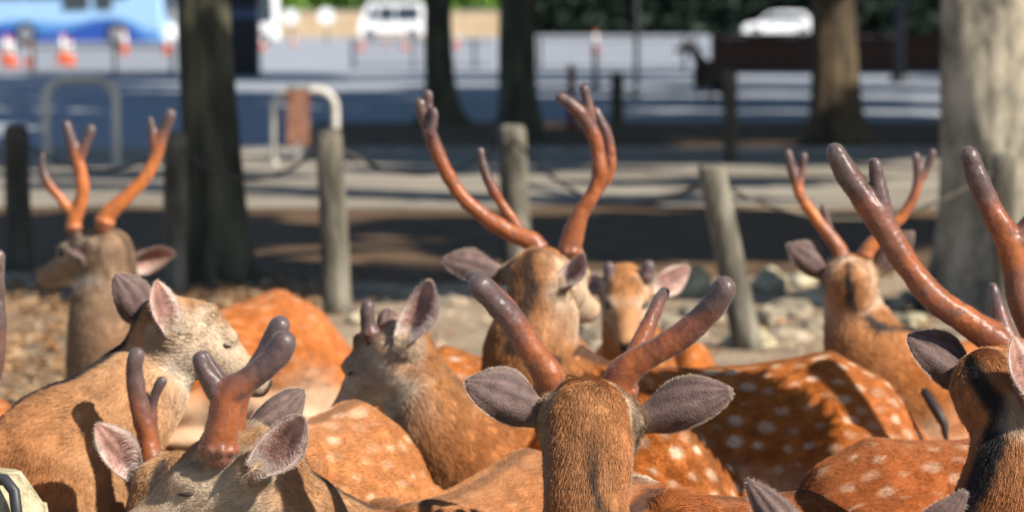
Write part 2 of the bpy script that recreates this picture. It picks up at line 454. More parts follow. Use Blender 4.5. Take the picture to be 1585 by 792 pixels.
iron_fence(830, 1062, 110, 60, 8, (835, 984, 1058), 'low dark iron fence in front of the dark hedge')
# thin poles
for (px, yb, yt, rr, lab) in ((985, 150, -60, 4, 'thin black pole above the right iron fence'), (921, 140, 72, 4, 'short black pole under the red cone'), (1392, 130, -80, 8, 'dark pole left of the pale tree trunk')):
    d = ground_d(yb); b = at(px, yb, d); tp = at(px, yt, d)
    o = MB().tube([(b.x, d, -.03), (b.x, d, tp.z * .5), (b.x, d, tp.z)], rr * d / F_PX, 10).tube([(b.x, d, 0), (b.x, d, .05)], rr * 2 * d / F_PX, 10).build('metal_pole', M_IRON, None, True, (b.x, d, 0))
    tag(o, lab, 'pole')

# ------------------------------------------------------------------ cones
def cone_proto(x, y, s, label):
    t = thing('traffic_cone', (x, y, 0), label, 'traffic cone', 'orange cones around the lot')
    H = .72 * s
    MB().box((x, y, .02 * s), (.38 * s, .38 * s, .04 * s)).build('base', M_CONE, t)
    def ring(z): 
        r = (.15 - .12 * z / H) * s if False else .15 * s + (.03 * s - .15 * s) * (z / H)
        return [(x + r * math.cos(2 * math.pi * i / 14), y + r * math.sin(2 * math.pi * i / 14), z + .04 * s) for i in range(14)]
    MB().rings([ring(0), ring(H * .36)]).build('cone_body', M_CONE, t, True)
    MB().rings([ring(H * .36), ring(H * .84)]).build('reflective_band', M_CONEWHITE, t, True)
    MB().rings([ring(H * .84), ring(H)]).build('tip', M_CONE, t, True)
for (px, yb, hp, lab) in ((14, 98, 50, 'orange and white cone nearest the left edge of the lot'), (22, 104, 52, 'white banded cone second from the left edge'),
        (50, 103, 40, 'reddish cone beside the fence post at left'), (101, 98, 52, 'rear one of the touching pair of cones before the bus'), (112, 102, 48, 'front one of the touching pair of cones before the bus'),
        (196, 83, 42, 'cone in front of the right wheel of the bus'), (262, 83, 40, 'cone beside the left tree trunk'), (408, 77, 26, 'cone under the white van behind the black cabinet'),
        (456, 72, 20, 'small cone below the left round white sign'), (561, 78, 28, 'cone at the left end of the white kei van'), (600, 73, 18, 'small cone below the middle of the white kei van'),
        (628, 78, 26, 'cone at the right end of the white kei van'), (708, 74, 26, 'cone right of the narrow black trunk'), (921, 82, 38, 'lone red cone before the dark hedge')):
    d = ground_d(yb); cone_proto(gx(px, d), d, hp / (F_PX / d) / .86, lab)

# ------------------------------------------------------------------ vehicles
def profile_body(t, mat, name, prof, x0, y0, half_w, s, tuck=.12, z_t=.9):
    """side outline extruded across, pulled in towards the roof"""
    mb = MB(); rings = []
    for k in (-1, -.88, .88, 1):
        ring = []
        for (u, z) in prof:
            wv = half_w * (k if abs(k) < .95 else math.copysign(.97, k))
            pull = 1 - tuck * max(0, (z - z_t)) / .6
            sh = 1 if abs(k) < .95 else .985
            ring.append((x0 + u * s * sh, y0 + (half_w if k > 0 else -half_w) * pull * (1 if abs(k) > .95 else 1.0) * (1 if abs(k) > .95 else .999) * abs(k) , z * sh + (.01 if sh < 1 else 0)))
        rings.append(ring)
    mb.rings(rings)
    return mb.build(name, mat, t, False)
def wheel(t, x, y, r, side=-1):
    o = MB().tube([(x, y, r), (x, y + .2, r)], r, 18, False).build('wheel', M_TYRE, t, False)
    c = MB().tube([(x, y - .012, r), (x, y + .02, r)], r * .6, 14, False); c.v = [(p[0] - t.location.x, p[1] - t.location.y, p[2]) for p in c.v]
    link('rim', c.mesh('rim'), M_RIM, o)
def kei_van(px0, px1, ybase, label, rz=0):
    d = ground_d(ybase); a, b = gx(px0, d), gx(px1, d); L = b - a; Hh = L * .56
    t = thing('parked_van', ((a + b) / 2, d, 0), label, 'van')
    pr = [(0, .16 * L / 3.4 * 1.2), (0, .9), (.12, 1.05), (.35, Hh * .55 + .55), (.5, Hh), (L - .2, Hh), (L - .04, Hh - .25), (L, .9), (L, .25)]
    profile_body(t, M_WHITE, 'body', pr, a, d + .75, .75, 1, .16, 1.0)
    y = d - .004
    MB().add([(a + .42, y - .0, 1.0), (a + .95, y, 1.0), (a + .95, y + .1, Hh - .22), (a + .62, y + .1, Hh - .22)], [[0, 1, 2, 3]]).build('window', M_GLASS, t)
    MB().add([(a + 1.1, y, 1.0), (a + 1.95, y, 1.0), (a + 1.95, y + .1, Hh - .22), (a + 1.1, y + .1, Hh - .22)], [[0, 1, 2, 3]]).build('window', M_GLASS, t)
    MB().add([(a + 2.1, y, 1.0), (a + L - .2, y, 1.0), (a + L - .3, y + .1, Hh - .22), (a + 2.1, y + .1, Hh - .22)], [[0, 1, 2, 3]]).build('window', M_GLASS, t)
    MB().add([(a - .012, d + .12, 1.02), (a - .012, d + 1.38, 1.02), (a + .36, d + 1.3, Hh - .12), (a + .36, d + .2, Hh - .12)], [[0, 1, 2, 3]]).build('windscreen', M_GLASS, t)
    for u in (.6, L - .6): wheel(t, a + u, d - .02, .29)
    MB().box((a - .01, d + .25, .72), (.05, .25, .16)).build('headlight', M_GLASS, t)
    MB().box((b + .01, d + .15, .8), (.04, .12, .3)).build('tail_lamp', M_TAIL, t)
    MB().box(((a + b) / 2, d - .01, .27), (L * .5, .03, .1)).build('sill', M_TYRE, t)
kei_van(557, 657, 60, 'white boxy kei van parked in the sun between the trunks')
kei_van(238, 432, 70, 'large white van half hidden by the left trunk and black cabinet')
def hatchback(px0, px1, ybase, label):
    d = ground_d(ybase); a, b = gx(px0, d), gx(px1, d); L = b - a
    t = thing('parked_car', ((a + b) / 2, d, 0), label, 'car')
    pr = [(0, .28), (-.0, .62), (.12, .75), (.9, .92), (1.55, 1.42), (2.1, 1.52), (L - .75, 1.5), (L - .2, 1.0), (L, .9), (L, .3)]
    profile_body(t, M_WHITE, 'body', pr, a, d + .85, .85, 1, .25, .9)
    y = d + .012
    MB().add([(a + 1.1, y, .95), (a + 2.05, y, .95), (a + 2.05, y + .17, 1.4), (a + 1.62, y + .17, 1.4)], [[0, 1, 2, 3]]).build('window', M_GLASS, t)
    MB().add([(a + 2.15, y, .95), (a + L - .5, y, .95), (a + L - .85, y + .17, 1.4), (a + 2.15, y + .17, 1.4)], [[0, 1, 2, 3]]).build('window', M_GLASS, t)
    MB().add([(a + .93, d + .2, .95), (a + .93, d + 1.5, .95), (a + 1.52, d + 1.4, 1.42), (a + 1.52, d + .3, 1.42)], [[0, 1, 2, 3]]).build('windscreen', M_GLASS, t)
    for u in (.75, L - .75): wheel(t, a + u, d - .01, .31)
    MB().box((a + .02, d + .2, .66), (.1, .3, .14)).build('headlight', M_GLASS, t)
    MB().box((b - .03, d + .15, .9), (.08, .2, .2)).build('tail_lamp', M_TAIL, t)
hatchback(1148, 1260, 58, 'white hatchback car parked behind the brown fence')
# tour bus
d = ground_d(71); bx0, bx1 = gx(-150, d), gx(258, d); BL = bx1 - bx0
t = thing('tour_bus', ((bx0 + bx1) / 2, d, 0), 'pale blue tour bus with a deep blue wave along its skirt', 'bus')
profile_body(t, M_BUSBLUE, 'body', [(0, .14), (-.05, 1.0), (.0, 2.6), (.2, 3.2), (BL - .5, 3.25), (BL - .12, 2.7), (BL, 1.2), (BL - .1, .16)], bx0, d + 1.25, 1.25, 1, .04, 1.0)
wv = MB(); top, bot = [], []
for k in range(49):
    u = k / 48; x = bx0 + .1 + (BL - .25) * u
    px = -150 + 408 * u
    yt = 71 - 17 - 22 * math.exp(-((px - 170) / 55) ** 2) + (16 * sstep(195, 255, np.array([px]))[0]) - (14 * math.exp(-((px - 15) / 45) ** 2))
    zt = max(.2, CAM_H + (HORIZON - yt) * d / F_PX)
    top.append((x, d - .006, zt)); bot.append((x, d - .006, .17))
wv.add(top + bot, [[k, k + 1, 49 + k + 1, 49 + k] for k in range(48)])
wv.build('wave_livery', M_BUSWAVE, t)
w2 = MB(); w2.add([(p[0], p[1] + .003, p[2] + .28 + .16 * math.sin(k * .3)) for k, p in enumerate(top)] + [(p[0], p[1] + .003, .18) for p in top], [[k, k + 1, 49 + k + 1, 49 + k] for k in range(48)])
w2.build('pale_wave_livery', M_BUSMID, t)
for (a, b) in ((-130, -75), (-70, -20), (-15, 40), (45, 100), (104, 142), (153, 178), (184, 205)):
    xa, xb = gx(a, d), gx(b, d)
    MB().box(((xa + xb) / 2, d - .004, 2.12 if a in (104, 153) else 2.5), (xb - xa, .02, 1.15 if a in (104, 153) else .8)).build('window', M_GLASS, t)
for p in (45, 185):
    wheel(t, gx(p, d), d - .03, .5)
MB().box((bx1 - .02, d + 1.25, 1.95), (.12, 2.1, 1.4)).build('windscreen', M_GLASS, t)

# black cabinet on the lot
d = ground_d(119); xa, xb = gx(338, d), gx(402, d); xc = (xa + xb) / 2; wd = xb - xa
t = thing('utility_cabinet', (xc, d, 0), 'tall black cabinet with a dim blue band behind the left trunk', 'cabinet')
MB().box((xc, d + .3, .63), (wd, .6, 1.26)).build('lower_box', M_CABINET, t)
MB().box((xc, d + .3, 1.36), (wd * .96, .56, .2)).build('band', M_CABBAND, t)
MB().box((xc, d + .3, 1.76), (wd, .6, .6)).build('upper_box', M_CABINET, t)
MB().box((xc + wd * .3, d - .012, .7), (.03, .03, .16)).build('handle', M_IRON, t)
# round white signs, plus a disc added for a blurred highlight
for (px, py, yb, rp, lab) in ((450, 27, 66, 12, 'left one of the two round white signs by the tan wall'), (505, 25, 68, 12.5, 'right one of the two round white signs by the tan wall'), (1083, 76, 115, 9, 'pale disc added for a blurred highlight behind the standing deer')):
    d = ground_d(yb); c = at(px, py, d); r = rp * d / F_PX
    t = thing('round_sign', (c.x, d, 0), lab, 'sign', 'round signs on posts')
    MB().tube([c + Vector((0, -.03, 0)), c + Vector((0, .03, 0))], r, 24, False).build('disc', M_WHITE, t)
    MB().tube([(c.x, d + .06, -.03), (c.x, d + .06, c.z + r * .5)], .045, 8).build('pole', M_IRON, t)
# tan wall, bright hedge, dark hedge, brown fence
d = 172.0
xa, xb = gx(395, d), gx(790, d)
wl = MB().box(((xa + xb) / 2, d, .75), (xb - xa, .3, 1.55)).build('boundary_wall', M_WALL, None, False, ((xa + xb) / 2, d, 0))
tag(wl, 'tan boundary wall beyond the parking lot', 'wall')
cp = MB()
for k in range(10):
    q = xa + (xb - xa) * (k + .5) / 10
    cp.box((q, d, 1.56), ((xb - xa) / 10 - .02, .42, .08))
cp.build('coping', M_KERB, wl, False, ((xa + xb) / 2, d, 0))
def hedge(px0, px1, dd, z0, z1, depth, n, mat, label, ls):
    a, b = gx(px0, dd), gx(px1, dd)
    t = thing('hedge', ((a + b) / 2, dd, 0), label, 'hedge')
    V, Fc = [], []
    p = np.stack([rng.uniform(a, b, n), dd + depth * rng.uniform(0, 1, n) ** 1.5, rng.uniform(z0, z1, n)], 1)
    wob = (noise3(p, .6) - .5) * 1.2
    p[:, 1] += wob
    aa = rng.normal(size=(n, 3)); aa /= np.linalg.norm(aa, axis=1)[:, None]
    bb = np.cross(aa, rng.normal(size=(n, 3))); bb /= np.linalg.norm(bb, axis=1)[:, None] + 1e-9
    s = ls * (.6 + .8 * rng.random((n, 1)))
    Q = np.stack([p + aa * s, p + bb * s * .6, p - aa * s, p - bb * s * .6], 1).reshape(-1, 3)
    MB().add(Q.tolist(), [[4 * k, 4 * k + 1, 4 * k + 2, 4 * k + 3] for k in range(n)]).build('leaves', mat, t)
    MB().box(((a + b) / 2, dd + depth * .75, (z0 + z1) / 2), (b - a, depth * .4, z1 - z0)).build('inner_growth', mat, t)
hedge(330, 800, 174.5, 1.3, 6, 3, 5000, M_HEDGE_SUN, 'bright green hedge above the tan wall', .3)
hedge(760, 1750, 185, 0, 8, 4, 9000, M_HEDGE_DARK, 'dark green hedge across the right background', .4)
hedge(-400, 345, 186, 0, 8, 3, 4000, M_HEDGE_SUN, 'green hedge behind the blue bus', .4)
d = ground_d(112); xa, xb = gx(1098, d), gx(1700, d)
t = thing('board_fence', ((xa + xb) / 2, d, 0), 'low dark brown board fence in front of the white hatchback', 'fence')
zt = at(0, 57, d).z
nb = 22
bmesh_board = MB().box((0, 0, zt / 2), ((xb - xa) / nb - .003, .04, zt)).mesh('board'); bmesh_board.materials.append(M_BROWNFENCE)
for k in range(nb):
    link('board', bmesh_board, None, t, (xa + (xb - xa) * (k + .5) / nb - (xa + xb) / 2, random.uniform(-.006, .006), random.uniform(-.01, .01)))
MB().box(((xa + xb) / 2, d - .05, zt + .03), (xb - xa, .14, .06)).build('top_rail', M_BROWNFENCE, t)

# ------------------------------------------------------------------ stones and leaf litter
def stone(x, y, sx, sy, sz, mat, label, group='pale stones on the ground', seed=0):
    bm = bmesh.new(); bmesh.ops.create_icosphere(bm, subdivisions=3, radius=1)
    co = np.array([v.co for v in bm.verts])
    off = .62 * (noise3(co + seed * 7.1, 1.5) - .5) + .25 * (noise3(co + seed * 3.3, 3.5) - .5)
    for v, o in zip(bm.verts, off):
        v.co *= 1 + o * 1.6
        v.co = Vector((v.co.x * sx, v.co.y * sy, max(-.3, v.co.z) * sz))
    me = bpy.data.meshes.new('stone'); bm.to_mesh(me); bm.free()
    me.polygons.foreach_set('use_smooth', [True] * len(me.polygons))
    o = link('stone', me, mat, None, (x, y, sz * .25)); o.rotation_euler.z = seed * 1.3
    tag(o, label, 'stone', group)
STONE_LABELS = ['flat pale stone just right of the cheek of the middle buck', 'pale stone low between the middle buck and the small deer', 'rounded stone close to the right ear of the small deer', 'flat pale stone below the right ear of the small deer', 'small stone low beside the small deer', 'greenish stone right of the tilted post, nearest its foot', 'flat stone left of the neck of the back right buck', 'low stone between the tilted post and the back right buck', 'pale stone under the left ear of the back right buck', 'broad flat stone right behind the spotted back', 'flat stone against the neck of the back right buck', 'broad low stone at the foot of the tilted post', 'mossy stone right of the back right buck, by the pale trunk', 'stone at the left foot of the pale trunk, upper one', 'stone at the left foot of the pale trunk, lowest one', 'small stone behind the left ear of the back right buck', 'small stone left of the tilted post', 'long thin stone near the shade edge, left of the back right buck', 'thin stone between the small deer and the tilted post', 'low flat stone left of the middle buck', 'low flat stone by the foot of the sunlit grey post']
k = 0
for (px, py, wp, hp) in ((885, 520, 30, 18), (915, 535, 34, 20), (1070, 455, 34, 30), (1095, 500, 40, 26), (1060, 520, 30, 18), (1195, 450, 36, 26), (1225, 490, 34, 18), (1190, 505, 30, 20), (1260, 470, 34, 20), (1215, 525, 48, 16), (1270, 520, 36, 22), (1160, 535, 40, 18),
        (1400, 480, 26, 20), (1430, 470, 24, 18), (1410, 505, 30, 16), (1290, 455, 26, 20), (1130, 470, 28, 18), (1240, 440, 40, 14), (1020, 505, 30, 16), (700, 470, 30, 10), (560, 500, 28, 12)):
    d = ground_d(py); sc = F_PX / d; k += 1
    stone(gx(px, d), d, wp / sc, wp / sc * .8, hp / sc, M_STONE if k % 3 else M_MOSS, STONE_LABELS[k - 1], seed=k)
# mossy stump corner at the lower left
for (px, py, dd, sx, sy, sz, mat, lab) in ((-20, 800, 5.35, .115, .1, .2, M_MOSS, 'mossy pale stone in the lower left corner'), (62, 812, 5.4, .024, .03, .1, M_MOSS, 'small upright pale stone beside the corner stone')):
    c = at(px, py, dd)
    bm = MB(); rings = []
    for kz in np.linspace(0, 1, 9):
        rr = (1.15 - .25 * kz) if kz < .9 else .6
        rings.append([(c.x + sx * rr * (1 + .12 * math.sin(3 * a + 4 * kz) + .08 * math.sin(7 * a - 6 * kz)) * math.cos(a), c.y + sy * rr * (1 + .1 * math.sin(4 * a)) * math.sin(a), (c.z + sz * .42) * kz) for a in [2 * math.pi * q / 22 for q in range(22)]])
    o = bm.rings(rings).build('corner_stone', mat, None, True, (c.x, c.y, 0))
    tag(o, lab, 'stone')
c = at(22, 800, 5.25)
o = MB().tube([at(-30, 738, 5.28), at(8, 742, 5.26), at(22, 760, 5.25), at(27, 800, 5.24), at(28, 860, 5.24)], .011, 10).build('iron_strap', M_IRON, None, True, tuple(c))
tag(o, 'dark bent strap on the corner stone at lower left', 'strap')
def litter(n, xr, yr, size, seedcol):
    x = rng.uniform(*xr, n); y = rng.uniform(*yr, n)
    p = np.stack([x, y, .012 + .03 * rng.random(n)], 1)
    a = rng.normal(size=(n, 3)) * (1, 1, .25); a /= np.linalg.norm(a, axis=1)[:, None]
    up = rng.normal(size=(n, 3)) * .35 + (0, 0, 1)
    b = np.cross(a, up); b /= np.linalg.norm(b, axis=1)[:, None]
    nn = np.cross(a, b)
    s = size * (.5 + rng.random((n, 1)))
    Q = np.stack([p + a * s, p + b * s * .5 + nn * s * .25, p - a * s, p - b * s * .5 + nn * s * .25], 1).reshape(-1, 3)
    Q[:, 2] = np.maximum(Q[:, 2], .012)
    pal = np.array(seedcol); cc = pal[rng.integers(0, len(pal), n)] * (.7 + .6 * rng.random((n, 1)))
    return Q, cc
Q1, c1 = litter(4500, (-3.4, 3.4), (4, 15.4), .022, [(.35, .2, .09), (.5, .34, .18), (.22, .11, .05), (.55, .42, .27), (.3, .13, .06)])
Q2, c2 = litter(9000, (-3.2, -.9), (7.5, 14.5), .026, [(.26, .14, .06), (.33, .2, .1), (.2, .1, .04), (.37, .25, .14)])
Q = np.vstack([Q1, Q2]); cc = np.vstack([c1, c2])
me = bpy.data.meshes.new('leaf_litter'); me.from_pydata(Q.tolist(), [], [[4 * k, 4 * k + 1, 4 * k + 2, 4 * k + 3] for k in range(len(Q) // 4)])
at_ = me.color_attributes.new('col', 'FLOAT_COLOR', 'POINT'); at_.data.foreach_set('color', np.hstack([np.repeat(cc, 4, 0), np.ones((len(Q), 1))]).astype(np.float32).ravel())
lt = link('leaf_litter', me, M_LEAF); tag(lt, 'brown fallen leaves scattered over the earth', 'leaves', None, 'stuff')

# ------------------------------------------------------------------ deer
def remeshed(mb, name, voxel, smooth_it, factor=.5):
    me = mb.mesh(name)
    o = bpy.data.objects.new(name, me); COL.objects.link(o)
    r_ = o.modifiers.new('r', 'REMESH'); r_.mode = 'VOXEL'; r_.voxel_size = voxel; r_.use_smooth_shade = True
    if smooth_it:
        s_ = o.modifiers.new('s', 'SMOOTH'); s_.factor = factor; s_.iterations = smooth_it
    dg = bpy.context.evaluated_depsgraph_get(); dg.update()
    out = bpy.data.meshes.new_from_object(o.evaluated_get(dg))
    out.name = name
    bpy.data.objects.remove(o); bpy.data.meshes.remove(me)
    return out
def mesh_np(me):
    n = len(me.vertices); v = np.empty(n * 3, np.float32); me.vertices.foreach_get('co', v)
    nm = np.empty(n * 3, np.float32); me.vertices.foreach_get('normal', nm)
    me.calc_loop_triangles(); tr = np.empty(len(me.loop_triangles) * 3, np.int32); me.loop_triangles.foreach_get('vertices', tr)
    return v.reshape(-1, 3).astype(float), nm.reshape(-1, 3).astype(float), tr.reshape(-1, 3)
def set_col(me, col):
    a = me.color_attributes.new('col', 'FLOAT_COLOR', 'POINT')
    a.data.foreach_set('color', np.hstack([np.clip(col, 0, 1), np.ones((len(col), 1))]).astype(np.float32).ravel())
def hairs(name, root, dirs, nrm, length, radius, col, mat, parent, steps=4, lift=.24):
    """strands of fur that leave the skin and lie over along dirs"""
    n = len(root)
    if n == 0: return None
    t = np.linspace(0, 1, steps)
    P = np.empty((n, steps, 3))
    L = length[:, None]
    for k, q in enumerate(t):
        P[:, k] = root - nrm * .001 + (nrm * lift * (q - .45 * q * q) * 1.3 + dirs * (q * .75 + .25 * q * q)) * L
    cu = bpy.data.hair_curves.new(name)
    cu.add_curves([steps] * n)
    cu.points.foreach_set('position', P.astype(np.float32).ravel())
    rad = (np.linspace(1, .25, steps)[None, :] * np.asarray(radius).reshape(-1, 1) * np.ones((n, 1))).astype(np.float32)
    ra = cu.attributes.get('radius') or cu.attributes.new('radius', 'FLOAT', 'POINT')
    ra.data.foreach_set('value', rad.ravel())
    ca = cu.attributes.new('col', 'FLOAT_COLOR', 'CURVE')
    ca.data.foreach_set('color', np.hstack([np.clip(col, 0, 1), np.ones((n, 1))]).astype(np.float32).ravel())
    cu.materials.append(mat)
    o = bpy.data.objects.new(name, cu); COL.objects.link(o)
    if parent is not None: o.parent = parent
    return o
def sample_tris(v, tr, dens):
    """points spread over triangles with dens(tri centre) strands per square metre"""
    a, b, c = v[tr[:, 0]], v[tr[:, 1]], v[tr[:, 2]]
    ar = np.linalg.norm(np.cross(b - a, c - a), axis=1) / 2
    want = ar * dens
    cnt = np.floor(want + rng.random(len(want))).astype(int)
    idx = np.repeat(np.arange(len(tr)), cnt)
    u = rng.random((len(idx), 2)); fl = u.sum(1) > 1; u[fl] = 1 - u[fl]
    bc = np.stack([1 - u.sum(1), u[:, 0], u[:, 1]], 1)
    return idx, bc

def to_px(P):
    rel = P - np.array((0, 0, CAM_H))
    dep = rel[:, 1] * _ct - rel[:, 2] * _st
    up = rel[:, 1] * _st + rel[:, 2] * _ct
    return 792.5 + rel[:, 0] / dep * F_PX, 396 - up / dep * F_PX

HEAD = [(-.085, .028, .02, -.040), (-.055, .058, .045, -.072), (-.02, .071, .062, -.088), (.02, .072, .069, -.092), (.06, .067, .062, -.088), (.09, .060, .047, -.080),
        (.122, .048, .03, -.076), (.152, .042, .016, -.072), (.18, .039, .006, -.07), (.203, .037, -.002, -.068), (.222, .031, -.012, -.062), (.233, .016, -.024, -.05)]
EAR_W = [(0, .45), (.12, .58), (.3, .88), (.46, 1.0), (.62, .94), (.77, .74), (.89, .46), (.96, .25), (1, .06)]
COATS = {
    'orange': dict(body=(.42, .128, .023), neck=(.43, .19, .068), cheek=(.58, .45, .32), crown=(.33, .165, .07), belly=(.62, .48, .34)),
    'brown': dict(body=(.32, .088, .02), neck=(.45, .195, .075), cheek=(.56, .44, .32), crown=(.34, .175, .078), belly=(.6, .45, .32)),
    'tan': dict(body=(.43, .172, .058), neck=(.47, .255, .12), cheek=(.51, .395, .28), crown=(.35, .22, .125), belly=(.64, .5, .36)),
    'grey': dict(body=(.44, .135, .024), neck=(.32, .205, .12), cheek=(.3, .205, .13), crown=(.22, .14, .085), belly=(.5, .38, .26)),  # cheeks darkened to stand in for shade on the face
    'rust': dict(body=(.42, .128, .023), neck=(.42, .18, .06), cheek=(.43, .26, .145), crown=(.33, .15, .055), belly=(.58, .44, .3)),
    'dark': dict(body=(.05, .036, .028), neck=(.05, .038, .03), cheek=(.07, .055, .045), crown=(.04, .03, .025), belly=(.08, .06, .05)),
}
def deer(label, head, yaw, pitch, neck, withers, hips, coat='orange', sc=1.0, roll=0, spots=.8, ears=(), antlers=(), eyes='open',
         stripe=.7, near=1, cream=0.0, wide=1.0, sw=1.0, grey=1.0, fur=True, stand=False, tail=False, rump=.24, width=1.0, group='sika deer herd', up_off=0.0, name='deer', hips_stub=()):
    Hc = at(*head); W = at(*withers); Hp = at(*hips)
    y_, p_ = R(yaw), R(pitch)
    fwd = Vector((math.sin(y_) * math.cos(p_), math.cos(y_) * math.cos(p_), math.sin(p_)))
    right = fwd.cross(Vector((0, 0, 1))).normalized(); upv = right.cross(fwd).normalized()
    if roll:
        q = Matrix.Rotation(R(roll), 3, fwd); right = q @ right; upv = q @ upv
    bf = Vector((W.x - Hp.x, W.y - Hp.y, 0)); L = bf.length; bf.normalize(); bs = bf.cross(Vector((0, 0, 1)))
    base = ((W.x + Hp.x) / 2, (W.y + Hp.y) / 2, 0)
    mb = MB()
    # head
    rings = []
    for (yy, hw, tp, bt) in HEAD:
        ring = []; zc = (tp + bt) / 2; hh = (tp - bt) / 2
        for k in range(20):
            a = 2 * math.pi * k / 20
            cx, cz = math.sin(a), math.cos(a)
            wx = hw * (1 - .2 * max(0, cz) - .2 * max(0, -cz)) * math.copysign(abs(cx) ** .9, cx)
            ring.append(Hc + (right * wx * (1 + (wide - 1) * max(0, 1 - abs(yy) / .12)) + fwd * yy + upv * (zc + hh * math.copysign(abs(cz) ** .92, cz))) * sc)
        rings.append(ring)
    mb.rings(rings)
    L_ = lambda x, y, z: Hc + (right * x + fwd * y + upv * z) * sc
    for sgn in (-1, 1):
        mb.ellipsoid(L_(sgn * .046, .072, .026), (right * .02 * sc, fwd * .034 * sc, upv * .02 * sc))      # brow
        mb.ellipsoid(L_(sgn * .042, .0, -.045), (right * .03 * sc, fwd * .06 * sc, upv * .045 * sc))       # jaw muscle
        mb.ellipsoid(L_(sgn * .05, -.028, .0), (right * .028 * sc, fwd * .032 * sc, upv * .034 * sc))     # ear base
        mb.ellipsoid(L_(sgn * .017, .214, -.022), (right * .017 * sc, fwd * .016 * sc, upv * .017 * sc))    # nostril
        mb.ellipsoid(L_(sgn * .036, .022, .048), (right * .022 * sc, fwd * .024 * sc, upv * .026 * sc))      # pedicle
    # body
    zb = (lambda z: max(.02, z - .40)) if stand else (lambda z: .015)
    def top(u):      # u = metres ahead of the withers, along bf
        if u >= 0: return W.z - .05 * (u / .1) ** 2 * .6
        v = -u / L
        if v <= 1: return W.z + (Hp.z - W.z) * v - .022 * math.sin(math.pi * v)
        e = -u - L
        return Hp.z - .9 * e * e / rump - .12 * e
    st = [(.2, .05, .5), (.165, .1, .75), (.11, .135, .92), (.04, .155, 1), (-.06, .165, 1)] + \
         [(-L * q, .18 + .02 * math.sin(math.pi * q), 1) for q in (.35, .55, .75)] + [(-L, .178, 1), (-L - rump * .4, .155, .97), (-L - rump * .75, .115, .85), (-L - rump * .93, .07, .7), (-L - rump, .03, .5)]
    rings = []
    for (u, hw, fr) in st:
        zt = top(u); z0 = zb(zt); zc = (zt + z0) / 2; hh = (zt - z0) / 2 * fr
        if u > .1: zc -= .04
        ring = []
        P0 = Vector((W.x, W.y, 0)) + bf * u
        for k in range(24):
            a = 2 * math.pi * k / 24; cx, cz = math.sin(a), math.cos(a)
            wx = hw * width * cx * (1 - .2 * max(0, cz) ** 1.5)
            ring.append(P0 + bs * wx + Vector((0, 0, zc + hh * math.copysign(abs(cz) ** .95, cz))))
        rings.append(ring)
    mb.rings(rings)
    up = Vector((0, 0, 1))
    Wg = Vector((W.x, W.y, 0)); Hg = Vector((Hp.x, Hp.y, 0))
    for sgn in (-1, 1):
        mb.ellipsoid(Wg + bs * sgn * .085 * width + up * (W.z - .11) - bf * .01, (bs * .06, bf * .085, up * .115))       # shoulder blade
        if not stand:
            mb.ellipsoid(Hg + bs * sgn * .15 * width + up * .2 - bf * .02, (bs * .085, (bf * .9 + up * .15) * .2, up * .19))
            mb.tube([Hg + bs * sgn * .2 * width + up * .12 + bf * .12, Hg + bs * sgn * .24 * width + up * .06 - bf * .1, Hg + bs * sgn * .23 * width + up * .05 + bf * .1, Hg + bs * sgn * .22 * width + up * .035 + bf * .26], [.05, .035, .024, .022], 10)
            mb.tube([Wg + bs * sgn * .12 * width + up * .16, Wg + bs * sgn * .14 * width + up * .06 + bf * .2, Wg + bs * sgn * .13 * width + up * .045 + bf * .02, Wg + bs * sgn * .13 * width + up * .035 - bf * .12], [.055, .034, .024, .022], 10)
        else:
            s2 = Hg + bs * sgn * .09
            mb.tube([s2 + up * (Hp.z - .2), s2 + up * .48 + bf * .06, s2 + up * .27 - bf * .1, s2 + up * .08 - bf * .05, s2 + up * .01 - bf * .02], [.11, .06, .026, .022, .026], 10)
            s2 = Wg + bs * sgn * .08
            mb.tube([s2 + up * (W.z - .25), s2 + up * .42, s2 + up * .3 + bf * .01, s2 + up * .08, s2 + up * .01 + bf * .02], [.085, .042, .03, .02, .025], 10)
    # neck
    occ = L_(0, -.045, -.012)
    nb_ = W + Vector((0, 0, -.15)) + bf * .06
    ctl = [(*occ, .066 * sc)] + [(*at(a, b, c), r_) for (a, b, c, r_) in neck] + [(*nb_, .15)]
    ns = spline(ctl, 5)
    npts = [Vector(q[:3]) for q in ns]; nrad = [q[3] for q in ns]
    mb.tube(npts, nrad, 18)
    vox = {0: .013, 1: .008, 2: .0065}[near]
    for e in ears:
        eb, et = at(*e[0]), at(*e[1]); ea = (et - eb).normalized(); er_ = e[2] * e[0][2] / F_PX
        mb.tube([eb.lerp(L_(0, -.03, 0), .5), eb.lerp(L_(0, -.03, 0), .25), eb - ea * .004], [er_ * 1.05, er_ * .82, er_ * .5], 12)
    me = remeshed(mb, 'body', vox, {0: 7, 1: 12, 2: 14}[near])
    v, nm, tr = mesh_np(me)
    # ---- where on the animal each vertex lies
    hcn, fn, rn, un = map(np.array, (Hc, fwd, right, upv))
    lf = ((v - hcn) @ fn) / sc; lr = ((v - hcn) @ rn) / sc; lu = ((v - hcn) @ un) / sc
    NP = np.array([list(p) for p in npts]); NR = np.array(nrad)
    d2 = np.linalg.norm(v[:, None, :] - NP[None], axis=2) / NR[None]
    ni = d2.argmin(1); nd = d2.min(1)
    Wn, Hn, bfn, bsn = np.array(W), np.array(Hp), np.array(bf), np.array(bs)
    bu = (v - Wn) @ bfn; bl = (v - Wn) @ bsn
    topz = np.array([top(min(.2, q)) for q in bu])
    # body membership versus neck: the ellipse distance
    bd_ = np.sqrt((bl / .18) ** 2 + ((v[:, 2] - (topz - .2)) / .22) ** 2)
    bd_ = np.where(bu > .2, bd_ + (bu - .2) * 12, bd_)
    hd = np.sqrt((lr / .075) ** 2 + ((lu + .015) / .085) ** 2)
